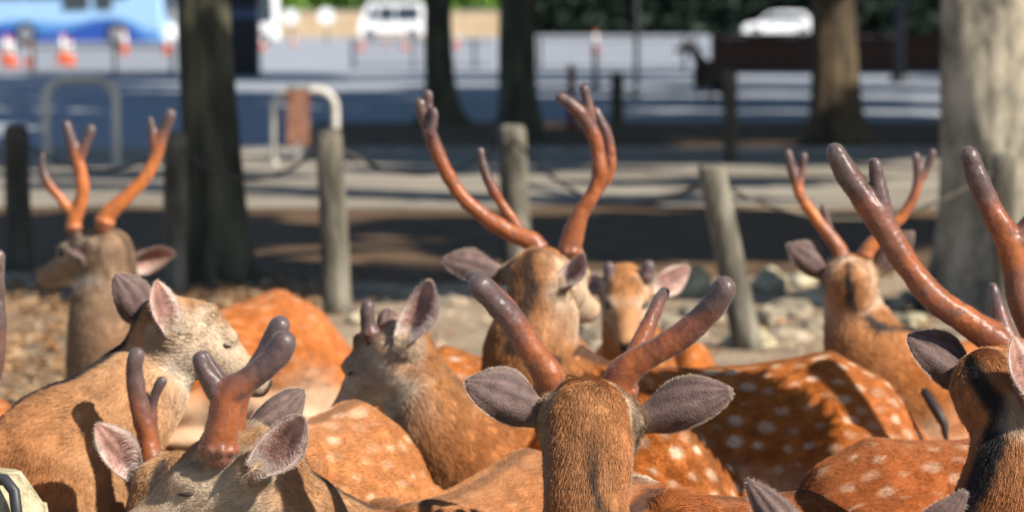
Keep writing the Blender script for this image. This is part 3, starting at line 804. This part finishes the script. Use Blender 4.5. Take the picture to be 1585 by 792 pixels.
    wh = sstep(-.085, -.035, lf) * sstep(1.42 * max(1, wide * .97), 1.2 * max(1, wide * .97), hd) * (lf < .29) * sstep(.85, 1.1, bd_)
    wb = sstep(1.25, .85, bd_) * (1 - sstep(1.25, .85, nd) * .999)
    wb = np.where(nd > 1.3, 1.0, wb) * (1 - wh)
    nt_ = np.gradient(NP, axis=0); nt_ /= np.linalg.norm(nt_, axis=1)[:, None]       # towards the body
    sN = ni / (len(NP) - 1.0)
    v0 = np.array(upv * .4 - fwd * .9); v1 = np.array(Vector((0, 0, .8)) - bf * .6)
    sq = sN[:, None] ** 1.4
    dv = v0[None] * (1 - sq) + v1[None] * sq
    T = nt_[ni]; dv -= T * (dv * T).sum(1)[:, None]; dv /= np.linalg.norm(dv, axis=1)[:, None]
    rel = v - NP[ni]; rel -= T * (rel * T).sum(1)[:, None]
    rl = np.linalg.norm(rel, axis=1) + 1e-9
    phiN = np.arccos(np.clip((rel * dv).sum(1) / rl, -1, 1))
    phiB = np.arctan2(np.abs(bl), np.maximum(v[:, 2] - (topz - .2), -.3))
    C = COATS[coat]; A_ = lambda k: np.array(C[k])[None]
    n1 = noise3(v, 9) - .5; n2 = noise3(v, 34) - .5; n3 = noise3(v + 9, 3.5) - .5
    # neck
    cn = A_('neck') * np.ones((len(v), 1))
    cn = mixc(cn, C['crown'], sstep(.9, .2, phiN + n1 * .3) * .45)
    cn = mixc(cn, C['body'], sstep(.35, .95, sN) * sstep(2.2, 1.2, phiN) * .75)
    under = 1 - sstep(.25, .5, sN) * sstep(-.2, -.1, v[:, 2] - topz)
    cn = mixc(cn, C['cheek'], under * sstep(.8, 1.6, phiN + cream + n1 * .6) * .42)
    cn = mixc(cn, C['cheek'], under * sstep(1.75, 2.6, phiN + cream + n1 * .5) * .8)
    cn = mixc(cn, (.035, .03, .03), sstep(.4 * sw, .18 * sw, phiN + n2 * .15) * stripe * (1 if sw > .5 else sstep(.12, .4, sN)))
    # body
    cb = A_('body') * np.ones((len(v), 1))
    cb = mixc(cb, C['crown'], sstep(.7, 0, phiB + n1 * .3) * .25)
    cb = mixc(cb, C['belly'], sstep(1.5, 2.1, phiB + n1 * .35) * .8)
    cb = mixc(cb, np.array(C['body']) * .55, sstep(.1, .42, n3) * .35)
    cb = mixc(cb, np.minimum(np.array(C['body']) * 1.25 + .05, .9), sstep(-.1, -.42, n3) * .35)
    cb = mixc(cb, (.06, .04, .03), sstep(.16, .05, np.abs(bl) / .18 + n2 * .08) * (v[:, 2] > topz - .1) * .55 * stripe)
    if tail: cb = mixc(cb, (.75, .66, .52), sstep(-L - rump * .72, -L - rump * .95, bu) * (np.abs(bl) < .1) * .8)
    if spots:
        zone = np.where((wb > .6) & (phiB > .12) & (phiB < 1.75) & (bu < .05) & (v[:, 2] > .12))[0]
        if len(zone):
            sp = []
            for q in rng.permutation(zone)[:2600]:
                pt = v[q]
                if all(np.sum((pt - e) ** 2) > .044 ** 2 for e in sp): sp.append(pt)
                if len(sp) > 190: break
            sp = np.array(sp); sr = .006 + .009 * rng.random(len(sp)); ss = (.25 + .75 * rng.random(len(sp))) * spots
            delta = v[:, None] - sp[None]
            along = delta @ bfn
            dd = np.sqrt((delta ** 2).sum(2) - .55 * along ** 2) + (n2 * .012)[:, None]
            m_ = (sstep(1.2, .75, dd / sr[None]) * ss[None]).max(1)
            cb = mixc(cb, (.7, .54, .37), m_ * wb)
    # head
    ch = A_('cheek') * np.ones((len(v), 1))
    ch = mixc(ch, C['crown'], sstep(.0, .05, lu + n2 * .02 - .012 * sstep(.1, .2, lf)) * .85)
    ch = mixc(ch, C['neck'], sstep(.05, .02, np.abs(lr)) * sstep(-.01, .03, lu + .03 * sstep(.06, .14, lf)) * .45)
    ch = mixc(ch, C['crown'], sstep(.10, .16, lf) * sstep(.4, .0, np.abs(lu + .02) / .05 - .6) * .35)
    ch = mixc(ch, (.68, .6, .48), sstep(-.05, -.085, lu) * .7)
    ch = mixc(ch, C['neck'], sstep(.0, -.05, lf) * .8)
    ch = mixc(ch, (.62, .49, .36), sstep(.036, .058, np.abs(lr) + n2 * .03) * sstep(.04, .0, lf) * sstep(-.06, -.01, lu) * .6)
    er = np.sqrt((lf - .078) ** 2 + (lu - .018) ** 2)
    ch = mixc(ch, (.6, .47, .33), sstep(.036, .022, er) * .5)
    ch = mixc(ch, (.07, .05, .04), sstep(.018, .011, er) * (.7 if eyes == 'open' else .12))
    ch = mixc(ch, (.03, .025, .025), sstep(.208, .222, lf) * sstep(-.07, -.04, lu))
    ch = mixc(ch, (.03, .025, .025), sstep(.05, .08, -lu - .005) * sstep(.12, .16, lf) * sstep(.008, .004, np.abs(lu + .052)) * .6)
    col = ch * wh[:, None] + cb * wb[:, None] + cn * (1 - wh - wb)[:, None]
    for e in ears:
        dE = np.linalg.norm(v - np.array(at(*e[0])), axis=1)
        col = mixc(col, np.array(C['cheek']) * (.95 if coat != 'dark' else 1), sstep(.062, .03, dE + n2 * .02) * .75)
    grz = noise3(v, 130) - .5
    col *= (1 + .22 * grz + .16 * n2)[:, None]
    set_col(me, col)
    tdir = (-fn[None]) * wh[:, None] + (-bfn[None] + np.array((0, 0, -.35))) * wb[:, None] + T * (1 - wh - wb)[:, None]
    tdir -= nm * (tdir * nm).sum(1)[:, None]
    tdir /= np.linalg.norm(tdir, axis=1)[:, None] + 1e-9
    hl = (.005 + .008 * sstep(.2, -.03, lf)) * wh + .012 * wb + .015 * (1 - wh - wb)
    root = thing(name, base, label, 'deer', group)
    me.transform(Matrix.Translation(-Vector(base)))
    body = link('body', me, M_COAT, root)
    bn = np.array(base)
    for e in ears:
        dE = np.linalg.norm(v - np.array(at(*e[0])), axis=1)
        hl = hl + .009 * sstep(.05, .02, dE)
    if fur:
        px, py = to_px(v)
        vis = (px > -140) & (px < 1725) & (py < 900) & (v[:, 2] > .2)
        dens = {0: 90e3, 1: 240e3, 2: 520e3}[near]
        tv = vis[tr].all(1)
        idx, bc = sample_tris(v, tr[tv], dens * np.ones(tv.sum()))
        tt = tr[tv][idx]
        pick = lambda arr: (arr[tt] * (bc[..., None] if arr.ndim == 2 else bc)).sum(1)
        P, NN, TD, LL, CC = pick(v), pick(nm), pick(tdir), pick(hl), pick(col)
        jit = rng.normal(size=P.shape)
        clump = np.stack([noise3(P + 3 * k, 45) - .5 for k in range(3)], 1)
        TD = TD + jit * .13 + clump * .38; TD /= np.linalg.norm(TD, axis=1)[:, None]
        LL = LL * (.65 + .6 * rng.random(len(LL))) * (.9 if near else 1.0)
        CC = CC * ((.66 + .6 * rng.random((len(CC), 1))) if near == 2 else (.82 + .34 * rng.random((len(CC), 1))))
        dk = rng.random(len(CC)) < (.08 if near == 2 else .03); CC[dk] *= .45
        rad = {0: .0009, 1: .0006, 2: .0004}[near]
        hairs('fur', P - bn, TD, NN, LL, rad, CC, M_FUR, body)
    # eyes
    for sgn in (-1, 1):
        e = L_(sgn * .0575, .08, .016)
        if eyes == 'open':
            MB().ellipsoid(e, (right * .011 * sc, fwd * .016 * sc, upv * .0135 * sc)).build('eye', M_EYE, root, True)
        elif eyes == 'closed':
            pts = [L_(sgn * (.0625 - .2 * abs(q) ** 1.5 * .1), .078 + q * .022, .010 - .006 * (1 - q * q) + .004 * q) for q in np.linspace(-1, 1, 9)]
            MB().tube(pts, [k * sc for k in (.001, .0018, .0024, .0028, .003, .0028, .0024, .0018, .001)], 8).build('eyelid', M_LID, root, True)
    # ears
    for e in ears:
        make_ear(root, bn, near, *e)
    for an in antlers:
        make_antler(root, bn, near, an, grey)
    if tail:
        tb = Hg - bf * (rump * .66) + up * (Hp.z - .12) - bs * .085
        mt = MB().tube([tb + up * .02 + bs * .03, tb - bf * .018 - up * .02 - bs * .015, tb - bf * .032 - up * .05 - bs * .03, tb - bf * .036 - up * .085 - bs * .035], [.012, .014, .011, .006], 10).mesh('tail', True)
        mt.transform(Matrix.Translation(-Vector(base)))
        link('tail', mt, M_LID, root)
    return root

def make_ear(root, bn, near, b, tip, hw, n, curl=1.0, side=1):
    B, Tp = at(*b), at(*tip); a = Tp - B; Lr = a.length; a.normalize()
    n = Vector(n); n = (n - a * n.dot(a)).normalized(); s = a.cross(n)
    half = hw * b[2] / F_PX; nu, nv = 22, 15; th = .0035
    us = np.linspace(0, 1, nu) ** .85; xs = np.array([q for q, _ in EAR_W]); ws = np.array([q for _, q in EAR_W])
    wv = np.interp(us, xs, ws) * half
    outer, inner, nor = [], [], []
    for i, u in enumerate(us):
        phi = curl * (2.1 * (1 - u) ** 2.2 + .8 * (1 - u) + .35)
        r_ = wv[i] / math.sin(min(phi, math.pi / 2)) if phi < math.pi / 2 else wv[i]
        for j in range(nv):
            q = -1 + 2 * j / (nv - 1)
            asym = 1 + .18 * side * q * math.sin(math.pi * u)
            ang = phi * q
            lat = r_ * math.sin(ang) * asym; dep = r_ * (1 - math.cos(ang))
            c = B + a * (Lr * u) - n * (.012 * math.sin(math.pi * u * .9) + .02 * u * u * 0)
            ripple = .0019 * math.sin(q * 10 + u * 2) * math.sin(math.pi * u)
            P = c + s * lat + n * (dep + ripple)
            nr = (n * math.cos(ang) - s * math.sin(ang))
            edge = 1 - .75 * abs(q) ** 4
            inner.append(P + nr * th * .5 * edge); outer.append(P - nr * th * .5 * edge); nor.append(nr)
    V = outer + inner; m = nu * nv; Fc = []
    for i in range(nu - 1):
        for j in range(nv - 1):
            p = i * nv + j
            Fc.append([p, p + 1, p + nv + 1, p + nv]); Fc.append([m + p, m + p + nv, m + p + nv + 1, m + p + 1])
        for j in (0, nv - 1):
            p = i * nv + j; Fc.append([p, p + nv, m + p + nv, m + p])
    for j in range(nv - 1):
        for p in (j, (nu - 1) * nv + j): Fc.append([p, p + 1, m + p + 1, m + p])
    me = MB().add([Vector(p) - Vector(bn) for p in V], Fc).mesh('ear', True)
    pts = np.array([list(p) for p in V])
    U = np.tile(np.repeat(us, nv), 2); Q = np.tile(np.linspace(-1, 1, nv), nu * 2); side_in = np.r_[np.zeros(m), np.ones(m)]
    n1 = noise3(pts, 60) - .5; n2 = noise3(pts * np.array((1, 1, 1)), 160) - .5
    co = np.array((.15, .098, .086))[None] * np.ones((2 * m, 1))
    streak = np.sin(Q * 14 + n1 * 3 + U * 1.5)
    co *= (1 + .26 * streak + .35 * n1)[:, None]
    co = mixc(co, (.34, .24, .16), sstep(.22, .02, U) * .8)
    ci = np.array((.5, .27, .21))[None] * np.ones((2 * m, 1))
    ci = mixc(ci, (.66, .52, .44), sstep(.35, .95, np.abs(Q) + n1 * .5) * .75)
    ci = mixc(ci, (.17, .09, .075), sstep(.75, .1, np.abs(Q) + n2) * sstep(.5, .2, np.abs(U - .4)) * .6)
    ci = mixc(ci, (.74, .66, .58), sstep(.3, .08, U) * .8)
    c = co * (1 - side_in[:, None]) + ci * side_in[:, None]
    c = mixc(c, (.1, .075, .07), sstep(.86, .96, np.abs(Q)) * .55)
    c = mixc(c, (.1, .075, .07), sstep(.93, 1, U) * .4)
    set_col(me, c)
    ear = link('ear', me, M_EAR, root)
    # ear hair: short nap on the back, pale fringe on the rim, long tufts inside
    v = pts; tr = []
    for q in Fc: tr += [[q[0], q[1], q[2]], [q[0], q[2], q[3]]]
    tr = np.array(tr); nrr = np.array([list(q) for q in nor]); nn = np.vstack([-nrr, nrr])
    dens = {0: 60e3, 1: 160e3, 2: 380e3}[near]
    idx, bc = sample_tris(v, tr, dens * np.ones(len(tr))); tt = tr[idx]
    pick = lambda arr: (arr[tt] * (bc[..., None] if arr.ndim == 2 else bc)).sum(1)
    P, NN, CC, UU, QQ, SI = pick(v), pick(nn), pick(c), pick(U), pick(Q), pick(side_in)
    an, sn = np.array(a), np.array(s)
    rim = (np.abs(QQ) > .88) | (UU > .95)
    TD = an[None] * np.ones((len(P), 1)) + rng.normal(size=P.shape) * .22
    inn = (SI > .5) & ~rim
    TD = np.where(rim[:, None], an[None] * .6 + sn[None] * np.sign(QQ)[:, None] * .8 + rng.normal(size=P.shape) * .25, TD)
    TD = np.where(inn[:, None], an[None] * .8 - sn[None] * (QQ * .9)[:, None] + rng.normal(size=P.shape) * .3, TD)
    TD /= np.linalg.norm(TD, axis=1)[:, None]
    LL = np.where(rim, .0045, np.where(inn, .012 * np.clip(1.2 - UU, .2, 1) * (.4 + np.abs(QQ)), .0024)) * (.6 + .7 * rng.random(len(P)))
    CC = np.where(rim[:, None], np.array((.62, .5, .4))[None], CC)
    white = inn & (rng.random(len(P)) < .4 * np.clip(np.abs(QQ) + .3 - UU * .3, 0, 1))
    CC = np.where(white[:, None], np.array((.78, .7, .64))[None], CC) * (.8 + .4 * rng.random((len(P), 1)))
    keep = rim | (inn & (rng.random(len(P)) < .4)) | (~inn & ~rim & (rng.random(len(P)) < .3))
    hairs('ear_hair', (P - bn)[keep], TD[keep], NN[keep], LL[keep], {0: .0007, 1: .0004, 2: .00028}[near], CC[keep], M_FUZZ, ear, 3, .45)

def make_antler(root, bn, near, branches, grey=1.0):
    """branches: rows of (px, py, distance, radius in photo pixels); the first is the main beam"""
    mb = MB(); segs = []
    L0 = 0
    for bi, br in enumerate(branches):
        rows = [(*at(p, q, d_), r_ * d_ / F_PX) for (p, q, d_, r_) in br]
        sp = spline(rows, 6); pts = [Vector(q[:3]) for q in sp]; rad = [max(.003, q[3]) for q in sp]
        mb.tube(pts, rad, 16)
        if bi == 0:
            dirv = (pts[3] - pts[0]).normalized(); o1 = dirv.orthogonal().normalized(); o2 = dirv.cross(o1)
            for k in range(9):      # the burr: a knobbly ring at the foot
                a = 2 * math.pi * k / 9; c = pts[2] + (o1 * math.cos(a) + o2 * math.sin(a)) * rad[2] * .93
                mb.ellipsoid(c, (o1 * rad[2] * .38, o2 * rad[2] * .38, dirv * rad[2] * .36), 8, 6)
        cum = np.r_[0, np.cumsum([(pts[i + 1] - pts[i]).length for i in range(len(pts) - 1)])]
        segs.append((np.array([list(p) for p in pts]), np.array(rad), cum))
    vox = {0: .0055, 1: .0042, 2: .0032}[near]
    me = remeshed(mb, 'antler', vox, {0: 4, 1: 5, 2: 6}[near])
    v, nm, tr = mesh_np(me)
    bump = (.0055 * (noise3(v, 22) - .5) + .0026 * (noise3(v, 60) - .5) + .0012 * (noise3(v, 180) - .5)) * (1 if near else .6)
    v = v + nm * bump[:, None]
    me.vertices.foreach_set('co', v.astype(np.float32).ravel())
    best = np.full(len(v), 1e9); tip = np.ones(len(v)); frm = np.zeros(len(v))
    for (P, rd, cum) in segs:
        dd = np.linalg.norm(v[:, None] - P[None], axis=2) / rd[None]
        i = dd.argmin(1); m_ = dd.min(1); up_ = m_ < best
        best[up_] = m_[up_]; tip[up_] = (cum[-1] - cum[i])[up_]; frm[up_] = cum[i][up_]
    n1 = noise3(v, 28) - .5; n2 = noise3(v, 110) - .5
    c = np.array((.27, .078, .022))[None] * np.ones((len(v), 1))
    c = mixc(c, (.38, .115, .035), sstep(.0, .35, n1) * .6)
    c = mixc(c, (.14, .045, .026), sstep(-.05, -.35, n1) * .5)
    tip = tip / grey
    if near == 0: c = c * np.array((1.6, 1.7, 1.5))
    c = mixc(c, (.15, .055, .04), sstep(.2, .07, tip + n1 * .05) * .6)
    c = mixc(c, (.08, .053, .049), sstep(.125, .03, tip + n1 * .07 + n2 * .02) * .93)
    c = mixc(c, (.15, .12, .118), sstep(.02, .0, tip) * .35)
    c = mixc(c, (.22, .12, .1), sstep(.03, .0, frm) * .4)
    c = mixc(c, (.1, .06, .055), sstep(.2, .36, n2 * .7 + n1 * .5) * .6)
    c = mixc(c, (.11, .07, .064), sstep(.02, .3, (noise3(v + 5, 12) - .5) + n2 * .25) * .45)
    set_col(me, c)
    me.transform(Matrix.Translation(-Vector(bn)))
    an = link('antler', me, M_VELVET, root)
    if near >= 1:
        idx, bc = sample_tris(v, tr, {1: 80e3, 2: 300e3}[near] * np.ones(len(tr))); tt = tr[idx]
        pick = lambda arr: (arr[tt] * bc[..., None]).sum(1)
        P, NN, CC = pick(v), pick(nm), pick(c)
        TD = NN * .7 + rng.normal(size=P.shape) * .5; TD /= np.linalg.norm(TD, axis=1)[:, None]
        CC = CC * .85 + .13
        hairs('velvet_fuzz', P - bn, TD, NN, .0018 + .0022 * rng.random(len(P)), {1: .00022, 2: .00014}[near], CC, M_FUZZ, an, 3, .6)

def br(d, rows, dd=0.0, dslope=0.0):
    return [(p, q, d + dd + dslope * k / max(1, len(rows) - 1), r_) for k, (p, q, r_) in enumerate(rows)]

# the front buck seen from behind in the middle
deer('front buck in the middle seen from behind with both ears spread', (912, 648, 4.97), 2, -18,
     [(910, 715, 4.87, .074), (908, 790, 4.84, .071), (915, 870, 4.87, .095)], (1010, 745, 5.02), (1250, 757, 5.16), 'brown', 1.12, spots=.12, stripe=.85, wide=1.18, sw=.42, near=2, eyes='none',
     ears=[((845, 643, 4.95), (719, 590, 4.93), 42, (.1, 1, -.35), .8, -1), ((984, 650, 4.95), (1135, 606, 4.93), 41, (-.1, 1, -.35), .8, 1)],
     antlers=[[br(5.02, [(856, 610, 24), (851, 585, 26), (832, 556, 21), (800, 508, 20), (770, 470, 19), (744, 443, 19)], 0, -.05), br(5.05, [(838, 562, 17), (802, 500, 14), (765, 452, 13), (731, 428, 12)], 0, .15)],
              [br(5.02, [(958, 612, 24), (960, 586, 26), (985, 560, 22), (1030, 535, 21), (1080, 500, 20), (1108, 468, 20), (1121, 446, 20)], 0, -.05), br(5.05, [(980, 562, 16), (1000, 512, 12), (1019, 468, 11), (1028, 452, 9)], 0, .15), br(5.03, [(1090, 492, 13), (1112, 462, 14), (1124, 440, 14)], 0, .04)]])
# right buck with the largest antlers
deer('right buck with the largest antlers cut by the right edge', (1562, 592, 4.98), 48, -12,
     [(1572, 660, 4.93, .078), (1580, 740, 4.9, .098), (1570, 840, 4.9, .13)], (1520, 838, 4.86), (1190, 855, 4.7), 'brown', 1.05, spots=.1, stripe=1.0, near=2, eyes='open',
     ears=[((1512, 590, 5.0), (1404, 520, 5.02), 40, (-.3, .9, -.25), .8, -1), ((1592, 640, 4.86), (1570, 522, 4.82), 36, (.75, -.65, 0), .85, 1)],
     antlers=[[br(5.0, [(1572, 556, 24), (1545, 530, 25), (1490, 492, 22), (1440, 455, 21), (1400, 402, 20), (1366, 347, 21), (1335, 305, 19), (1310, 265, 18), (1293, 236, 16)]), br(5.0, [(1370, 352, 19), (1363, 310, 14), (1357, 272, 11), (1354, 254, 10)]), br(5.0, [(1556, 525, 18), (1546, 480, 13), (1538, 444, 9)], 0, .04)],
              [br(5.08, [(1620, 570, 22), (1605, 520, 22), (1580, 460, 21), (1568, 405, 20), (1560, 367, 20), (1535, 325, 18), (1515, 280, 18), (1501, 240, 16)]), br(5.08, [(1566, 380, 18), (1590, 350, 15), (1622, 310, 13)])]])
# lower left buck with lowered head
deer('lower left buck with lowered head, closed eye and forked antlers', (366, 731, 5.28), 266, -21,
     [(430, 772, 5.32, .082), (495, 825, 5.38, .088), (560, 865, 5.42, .1)], (640, 778, 5.46), (820, 692, 5.74), 'tan', 1.15, spots=.1, stripe=.85, near=2, eyes='closed', rump=.15,
     ears=[((398, 728, 5.17), (470, 645, 5.13), 36, (-.25, -.95, .1), .62, 1), ((392, 668, 5.36), (470, 604, 5.42), 30, (-.1, 1, -.1), .7, -1)],
     antlers=[[br(5.2, [(338, 700, 25), (340, 680, 27), (346, 650, 24), (352, 612, 24), (378, 592, 20), (412, 566, 20), (430, 548, 20), (439, 532, 20)]), br(5.2, [(350, 622, 21), (328, 594, 17), (314, 570, 15), (310, 556, 13)])],
              [br(5.32, [(352, 690, 23), (356, 665, 24), (362, 630, 21), (372, 605, 18), (398, 572, 17), (420, 530, 17), (433, 505, 17)]), br(5.32, [(364, 620, 17), (338, 588, 13), (317, 552, 11)])]])
# buck behind it, facing away in its shade
deer('dark crowned buck facing away behind the lower left buck', (268, 752, 5.72), 8, -14,
     [(260, 810, 5.68, .085), (290, 860, 5.72, .12)], (400, 655, 5.88), (550, 617, 6.12), 'tan', 1.05, spots=.6, stripe=.9, near=1, eyes='none', rump=.24,
     ears=[((208, 738, 5.7), (150, 655, 5.68), 30, (.25, -.9, .1), .7, 1), ((325, 745, 5.7), (380, 690, 5.7), 28, (.1, .9, 0), .7, -1)],
     antlers=[[br(5.76, [(240, 730, 18), (236, 712, 20), (230, 685, 15), (220, 645, 15), (211, 600, 14), (208, 570, 13), (212, 548, 14)]), br(5.85, [(240, 705, 12), (234, 650, 10), (240, 612, 9), (250, 590, 8)])],
              [br(5.78, [(322, 720, 17), (334, 670, 15), (346, 625, 14), (385, 586, 13), (415, 562, 12)])]])
# left doe facing right
deer('left doe facing right with a closed eye and a dark stripe down her neck', (288, 508, 6.0), 66, -29,
     [(240, 566, 6.0, .088), (180, 645, 5.96, .12), (100, 715, 5.95, .16)], (50, 655, 5.95), (-270, 640, 6.2), 'tan', .96, spots=.3, stripe=1.0, near=1, eyes='closed',
     ears=[((263, 520, 5.92), (243, 434, 5.9), 25, (.55, -.8, 0), .6, 1), ((228, 502, 6.02), (177, 424, 6.0), 32, (-.5, .85, .1), .8, -1)])
# left back buck facing left
deer('back left buck standing out with orange antlers, facing left', (150, 388, 9.0), 301, -15,
     [(166, 440, 9.0, .1), (163, 515, 9.0, .118), (185, 590, 9.05, .16)], (262, 488, 9.05), (432, 445, 9.2), 'grey', 1.1, spots=.3, stripe=.5, near=0, eyes='open', rump=.33,
     ears=[((196, 398, 9.05), (271, 394, 9.08), 26, (.1, -.8, -.6), .75, 1), ((130, 398, 8.92), (108, 392, 8.84), 18, (-.5, .2, -.8), .7, 1)],
     antlers=[[br(9.05, [(114, 356, 11), (114, 342, 12), (124, 315, 11), (128, 288, 11), (121, 252, 10), (109, 215, 9), (103, 192, 7)]), br(9.05, [(120, 250, 9), (134, 218, 8), (141, 200, 8)]), br(9.05, [(112, 330, 9), (92, 305, 8), (73, 282, 8), (65, 254, 6), (66, 240, 5)])],
              [br(8.95, [(160, 348, 14), (168, 330, 14), (195, 305, 12), (220, 280, 11), (238, 250, 10), (252, 210, 9), (264, 177, 9)]), br(8.95, [(242, 245, 8), (237, 215, 7), (233, 186, 6)])]])
# middle doe turned left, spotted rump behind the front buck
deer('middle deer with short stubs, head turned left and lowered', (600, 545, 6.6), 302, -40,
     [(645, 600, 6.62, .088), (685, 668, 6.66, .13), (740, 720, 6.7, .16)], (810, 640, 6.75), (1000, 600, 6.55), 'orange', .98, spots=1.0, stripe=.3, near=1, eyes='closed', rump=.26,
     ears=[((630, 530, 6.52), (666, 433, 6.5), 32, (-.55, -.8, 0), .62, 1), ((596, 512, 6.7), (600, 478, 6.74), 18, (0, 1, 0), .7, -1)],
     antlers=[[br(6.56, [(574, 522, 14), (570, 502, 13), (568, 484, 12), (569, 474, 11)])]])
# tall buck in the middle, head away
deer('middle buck with the tallest antlers, face turned away to the right', (848, 426, 7.0), 30, -18,
     [(838, 482, 6.95, .09), (822, 555, 6.95, .12), (860, 620, 7.0, .15)], (965, 565, 7.0), (1285, 542, 7.06), 'orange', 1.06, spots=.9, stripe=.8, near=1, cream=.6, eyes='none', tail=True, rump=.34,
     ears=[((782, 425, 7.0), (685, 402, 7.0), 26, (.1, 1, -.3), .8, -1), ((874, 448, 6.9), (902, 392, 6.88), 24, (-.8, -.55, .1), .75, 1)],
     antlers=[[br(7.0, [(832, 388, 14), (824, 374, 15), (795, 362, 13), (757, 340, 13), (715, 305, 12), (687, 260, 12), (668, 212, 11), (656, 180, 10), (650, 160, 8)]), br(7.0, [(662, 196, 9), (664, 165, 7), (662, 146, 7)]), br(7.02, [(666, 205, 8), (672, 180, 8), (671, 172, 7)], -.04), br(7.05, [(815, 366, 10), (790, 335, 9), (767, 300, 8), (750, 265, 7), (744, 233, 7)])],
              [br(7.0, [(882, 394, 16), (884, 376, 17), (898, 332, 13), (920, 295, 12), (928, 260, 12), (921, 215, 12), (904, 182, 11), (884, 162, 9), (868, 151, 8)]), br(7.0, [(920, 215, 10), (915, 190, 9), (911, 160, 8), (904, 136, 7)]), br(7.06, [(922, 295, 11), (941, 268, 10), (945, 235, 9), (936, 202, 9), (922, 172, 8)])]])
# small deer facing the camera
deer('small orange deer facing the camera behind the tallest buck', (966, 448, 8.0), 178, -42,
     [(970, 500, 8.1, .07), (985, 555, 8.2, .1)], (1000, 572, 8.3), (1010, 560, 8.65), 'rust', .86, spots=.3, stripe=.3, near=0, eyes='open', width=.8,
     ears=[((1006, 450, 8.05), (1068, 414, 8.08), 22, (-.15, -.95, -.1), .7, 1), ((932, 452, 8.05), (900, 425, 8.1), 20, (.2, -.95, -.1), .7, -1)],
     antlers=[[br(8.0, [(946, 434, 10), (944, 422, 10), (943, 414, 10)])], [br(8.0, [(1000, 432, 10), (1002, 420, 11), (1004, 412, 11)])]])
# right back buck
deer('back right buck with upright forked antlers before the pale tree', (1318, 428, 8.0), 14, -12,
     [(1322, 480, 8.0, .085), (1342, 540, 8.0, .12), (1385, 585, 8.03, .15)], (1435, 528, 8.05), (1550, 508, 8.25), 'orange', 1.0, spots=.15, stripe=1.0, sw=.7, cream=.4, near=0, eyes='none',
     ears=[((1282, 424, 8.0), (1218, 378, 8.0), 25, (.1, 1, -.3), .8, -1), ((1354, 424, 8.0), (1414, 358, 8.0), 23, (-.1, 1, -.3), .8, 1)],
     antlers=[[br(8.0, [(1302, 398, 11), (1298, 385, 12), (1268, 345, 10), (1242, 308, 9), (1228, 270, 8), (1220, 236, 7)]), br(8.0, [(1234, 288, 8), (1242, 262, 7), (1244, 242, 7)]), br(8.05, [(1284, 364, 8), (1278, 335, 7), (1274, 320, 6)])],
              [br(8.0, [(1338, 398, 11), (1344, 385, 12), (1372, 358, 10), (1396, 335, 9), (1415, 305, 9), (1421, 275, 8), (1418, 241, 7)]), br(8.0, [(1420, 285, 8), (1435, 260, 7), (1443, 236, 7)])]])
# spotted deer half hidden between the middle ones
deer('spotted orange deer hidden behind the turned middle deer', (862, 545, 7.8), 92, -28,
     [(840, 575, 7.75, .09)], (800, 552, 7.65), (690, 532, 7.7), 'orange', .95, spots=1.0, stripe=.3, near=0, eyes='closed',
     ears=[((845, 535, 7.75), (830, 500, 7.75), 15, (0, -1, 0), .7, 1)])
# deer lying at right in front of the spotted back
deer('russet deer lying at right, its back crossing behind the right buck', (1810, 560, 6.2), 90, -10,
     [(1770, 620, 6.15, .1), (1720, 690, 6.1, .14)], (1620, 655, 6.05), (1345, 676, 5.97), 'brown', 1.0, spots=.45, stripe=.3, near=1, eyes='open', rump=.27)
# deer at the far left edge
deer('orange deer lying beyond the doe at the left edge', (-420, 480, 7.0), 270, -10,
     [(-390, 540, 7.0, .1), (-350, 610, 7.0, .14)], (-290, 590, 7.0), (-50, 592, 7.0), 'orange', 1.0, spots=.3, stripe=.3, near=0, eyes='open', rump=.25)
deer('buck at the left edge of which one grey antler shows', (-70, 640, 5.6), 0, -10,
     [(-75, 700, 5.55, .09), (-90, 770, 5.55, .14)], (-150, 760, 5.6), (-450, 760, 5.8), 'brown', 1.0, spots=.1, stripe=.6, near=1, grey=4.0, eyes='none', fur=False,
     ears=[((-120, 640, 5.6), (-200, 600, 5.6), 34, (.1, 1, -.2), .8, -1)],
     antlers=[[br(5.6, [(-30, 625, 16), (-12, 580, 15), (-3, 520, 12), (-3, 450, 11), (-2, 395, 9)])]])
# nearest doe below the frame: only her ear tips show
deer('nearest deer below the picture with only its ear tips showing', (1328, 898, 4.3), 4, -10,
     [(1328, 950, 4.22, .085), (1328, 1040, 4.15, .12)], (1328, 1010, 4.0), (1250, 1050, 3.6), 'brown', 1.0, spots=0, stripe=.5, near=1, eyes='none', fur=False,
     ears=[((1262, 888, 4.3), (1156, 740, 4.3), 31, (.2, 1, -.2), .8, -1), ((1394, 888, 4.3), (1494, 758, 4.3), 30, (-.2, 1, -.2), .8, 1)])
# far standing deer in the shade
deer('dark deer standing far off in the shade, facing left', (1066, 72, 44), 272, -10,
     [(1076, 84, 44, .07), (1084, 96, 44, .1)], (1090, 92, 44), (1108, 94, 44.35), 'dark', 1.0, spots=0, stripe=0, near=0, eyes='none', fur=False, stand=True,
     ears=[((1070, 66, 44), (1079, 58, 44), 3.4, (0, -1, 0), .7, 1)])
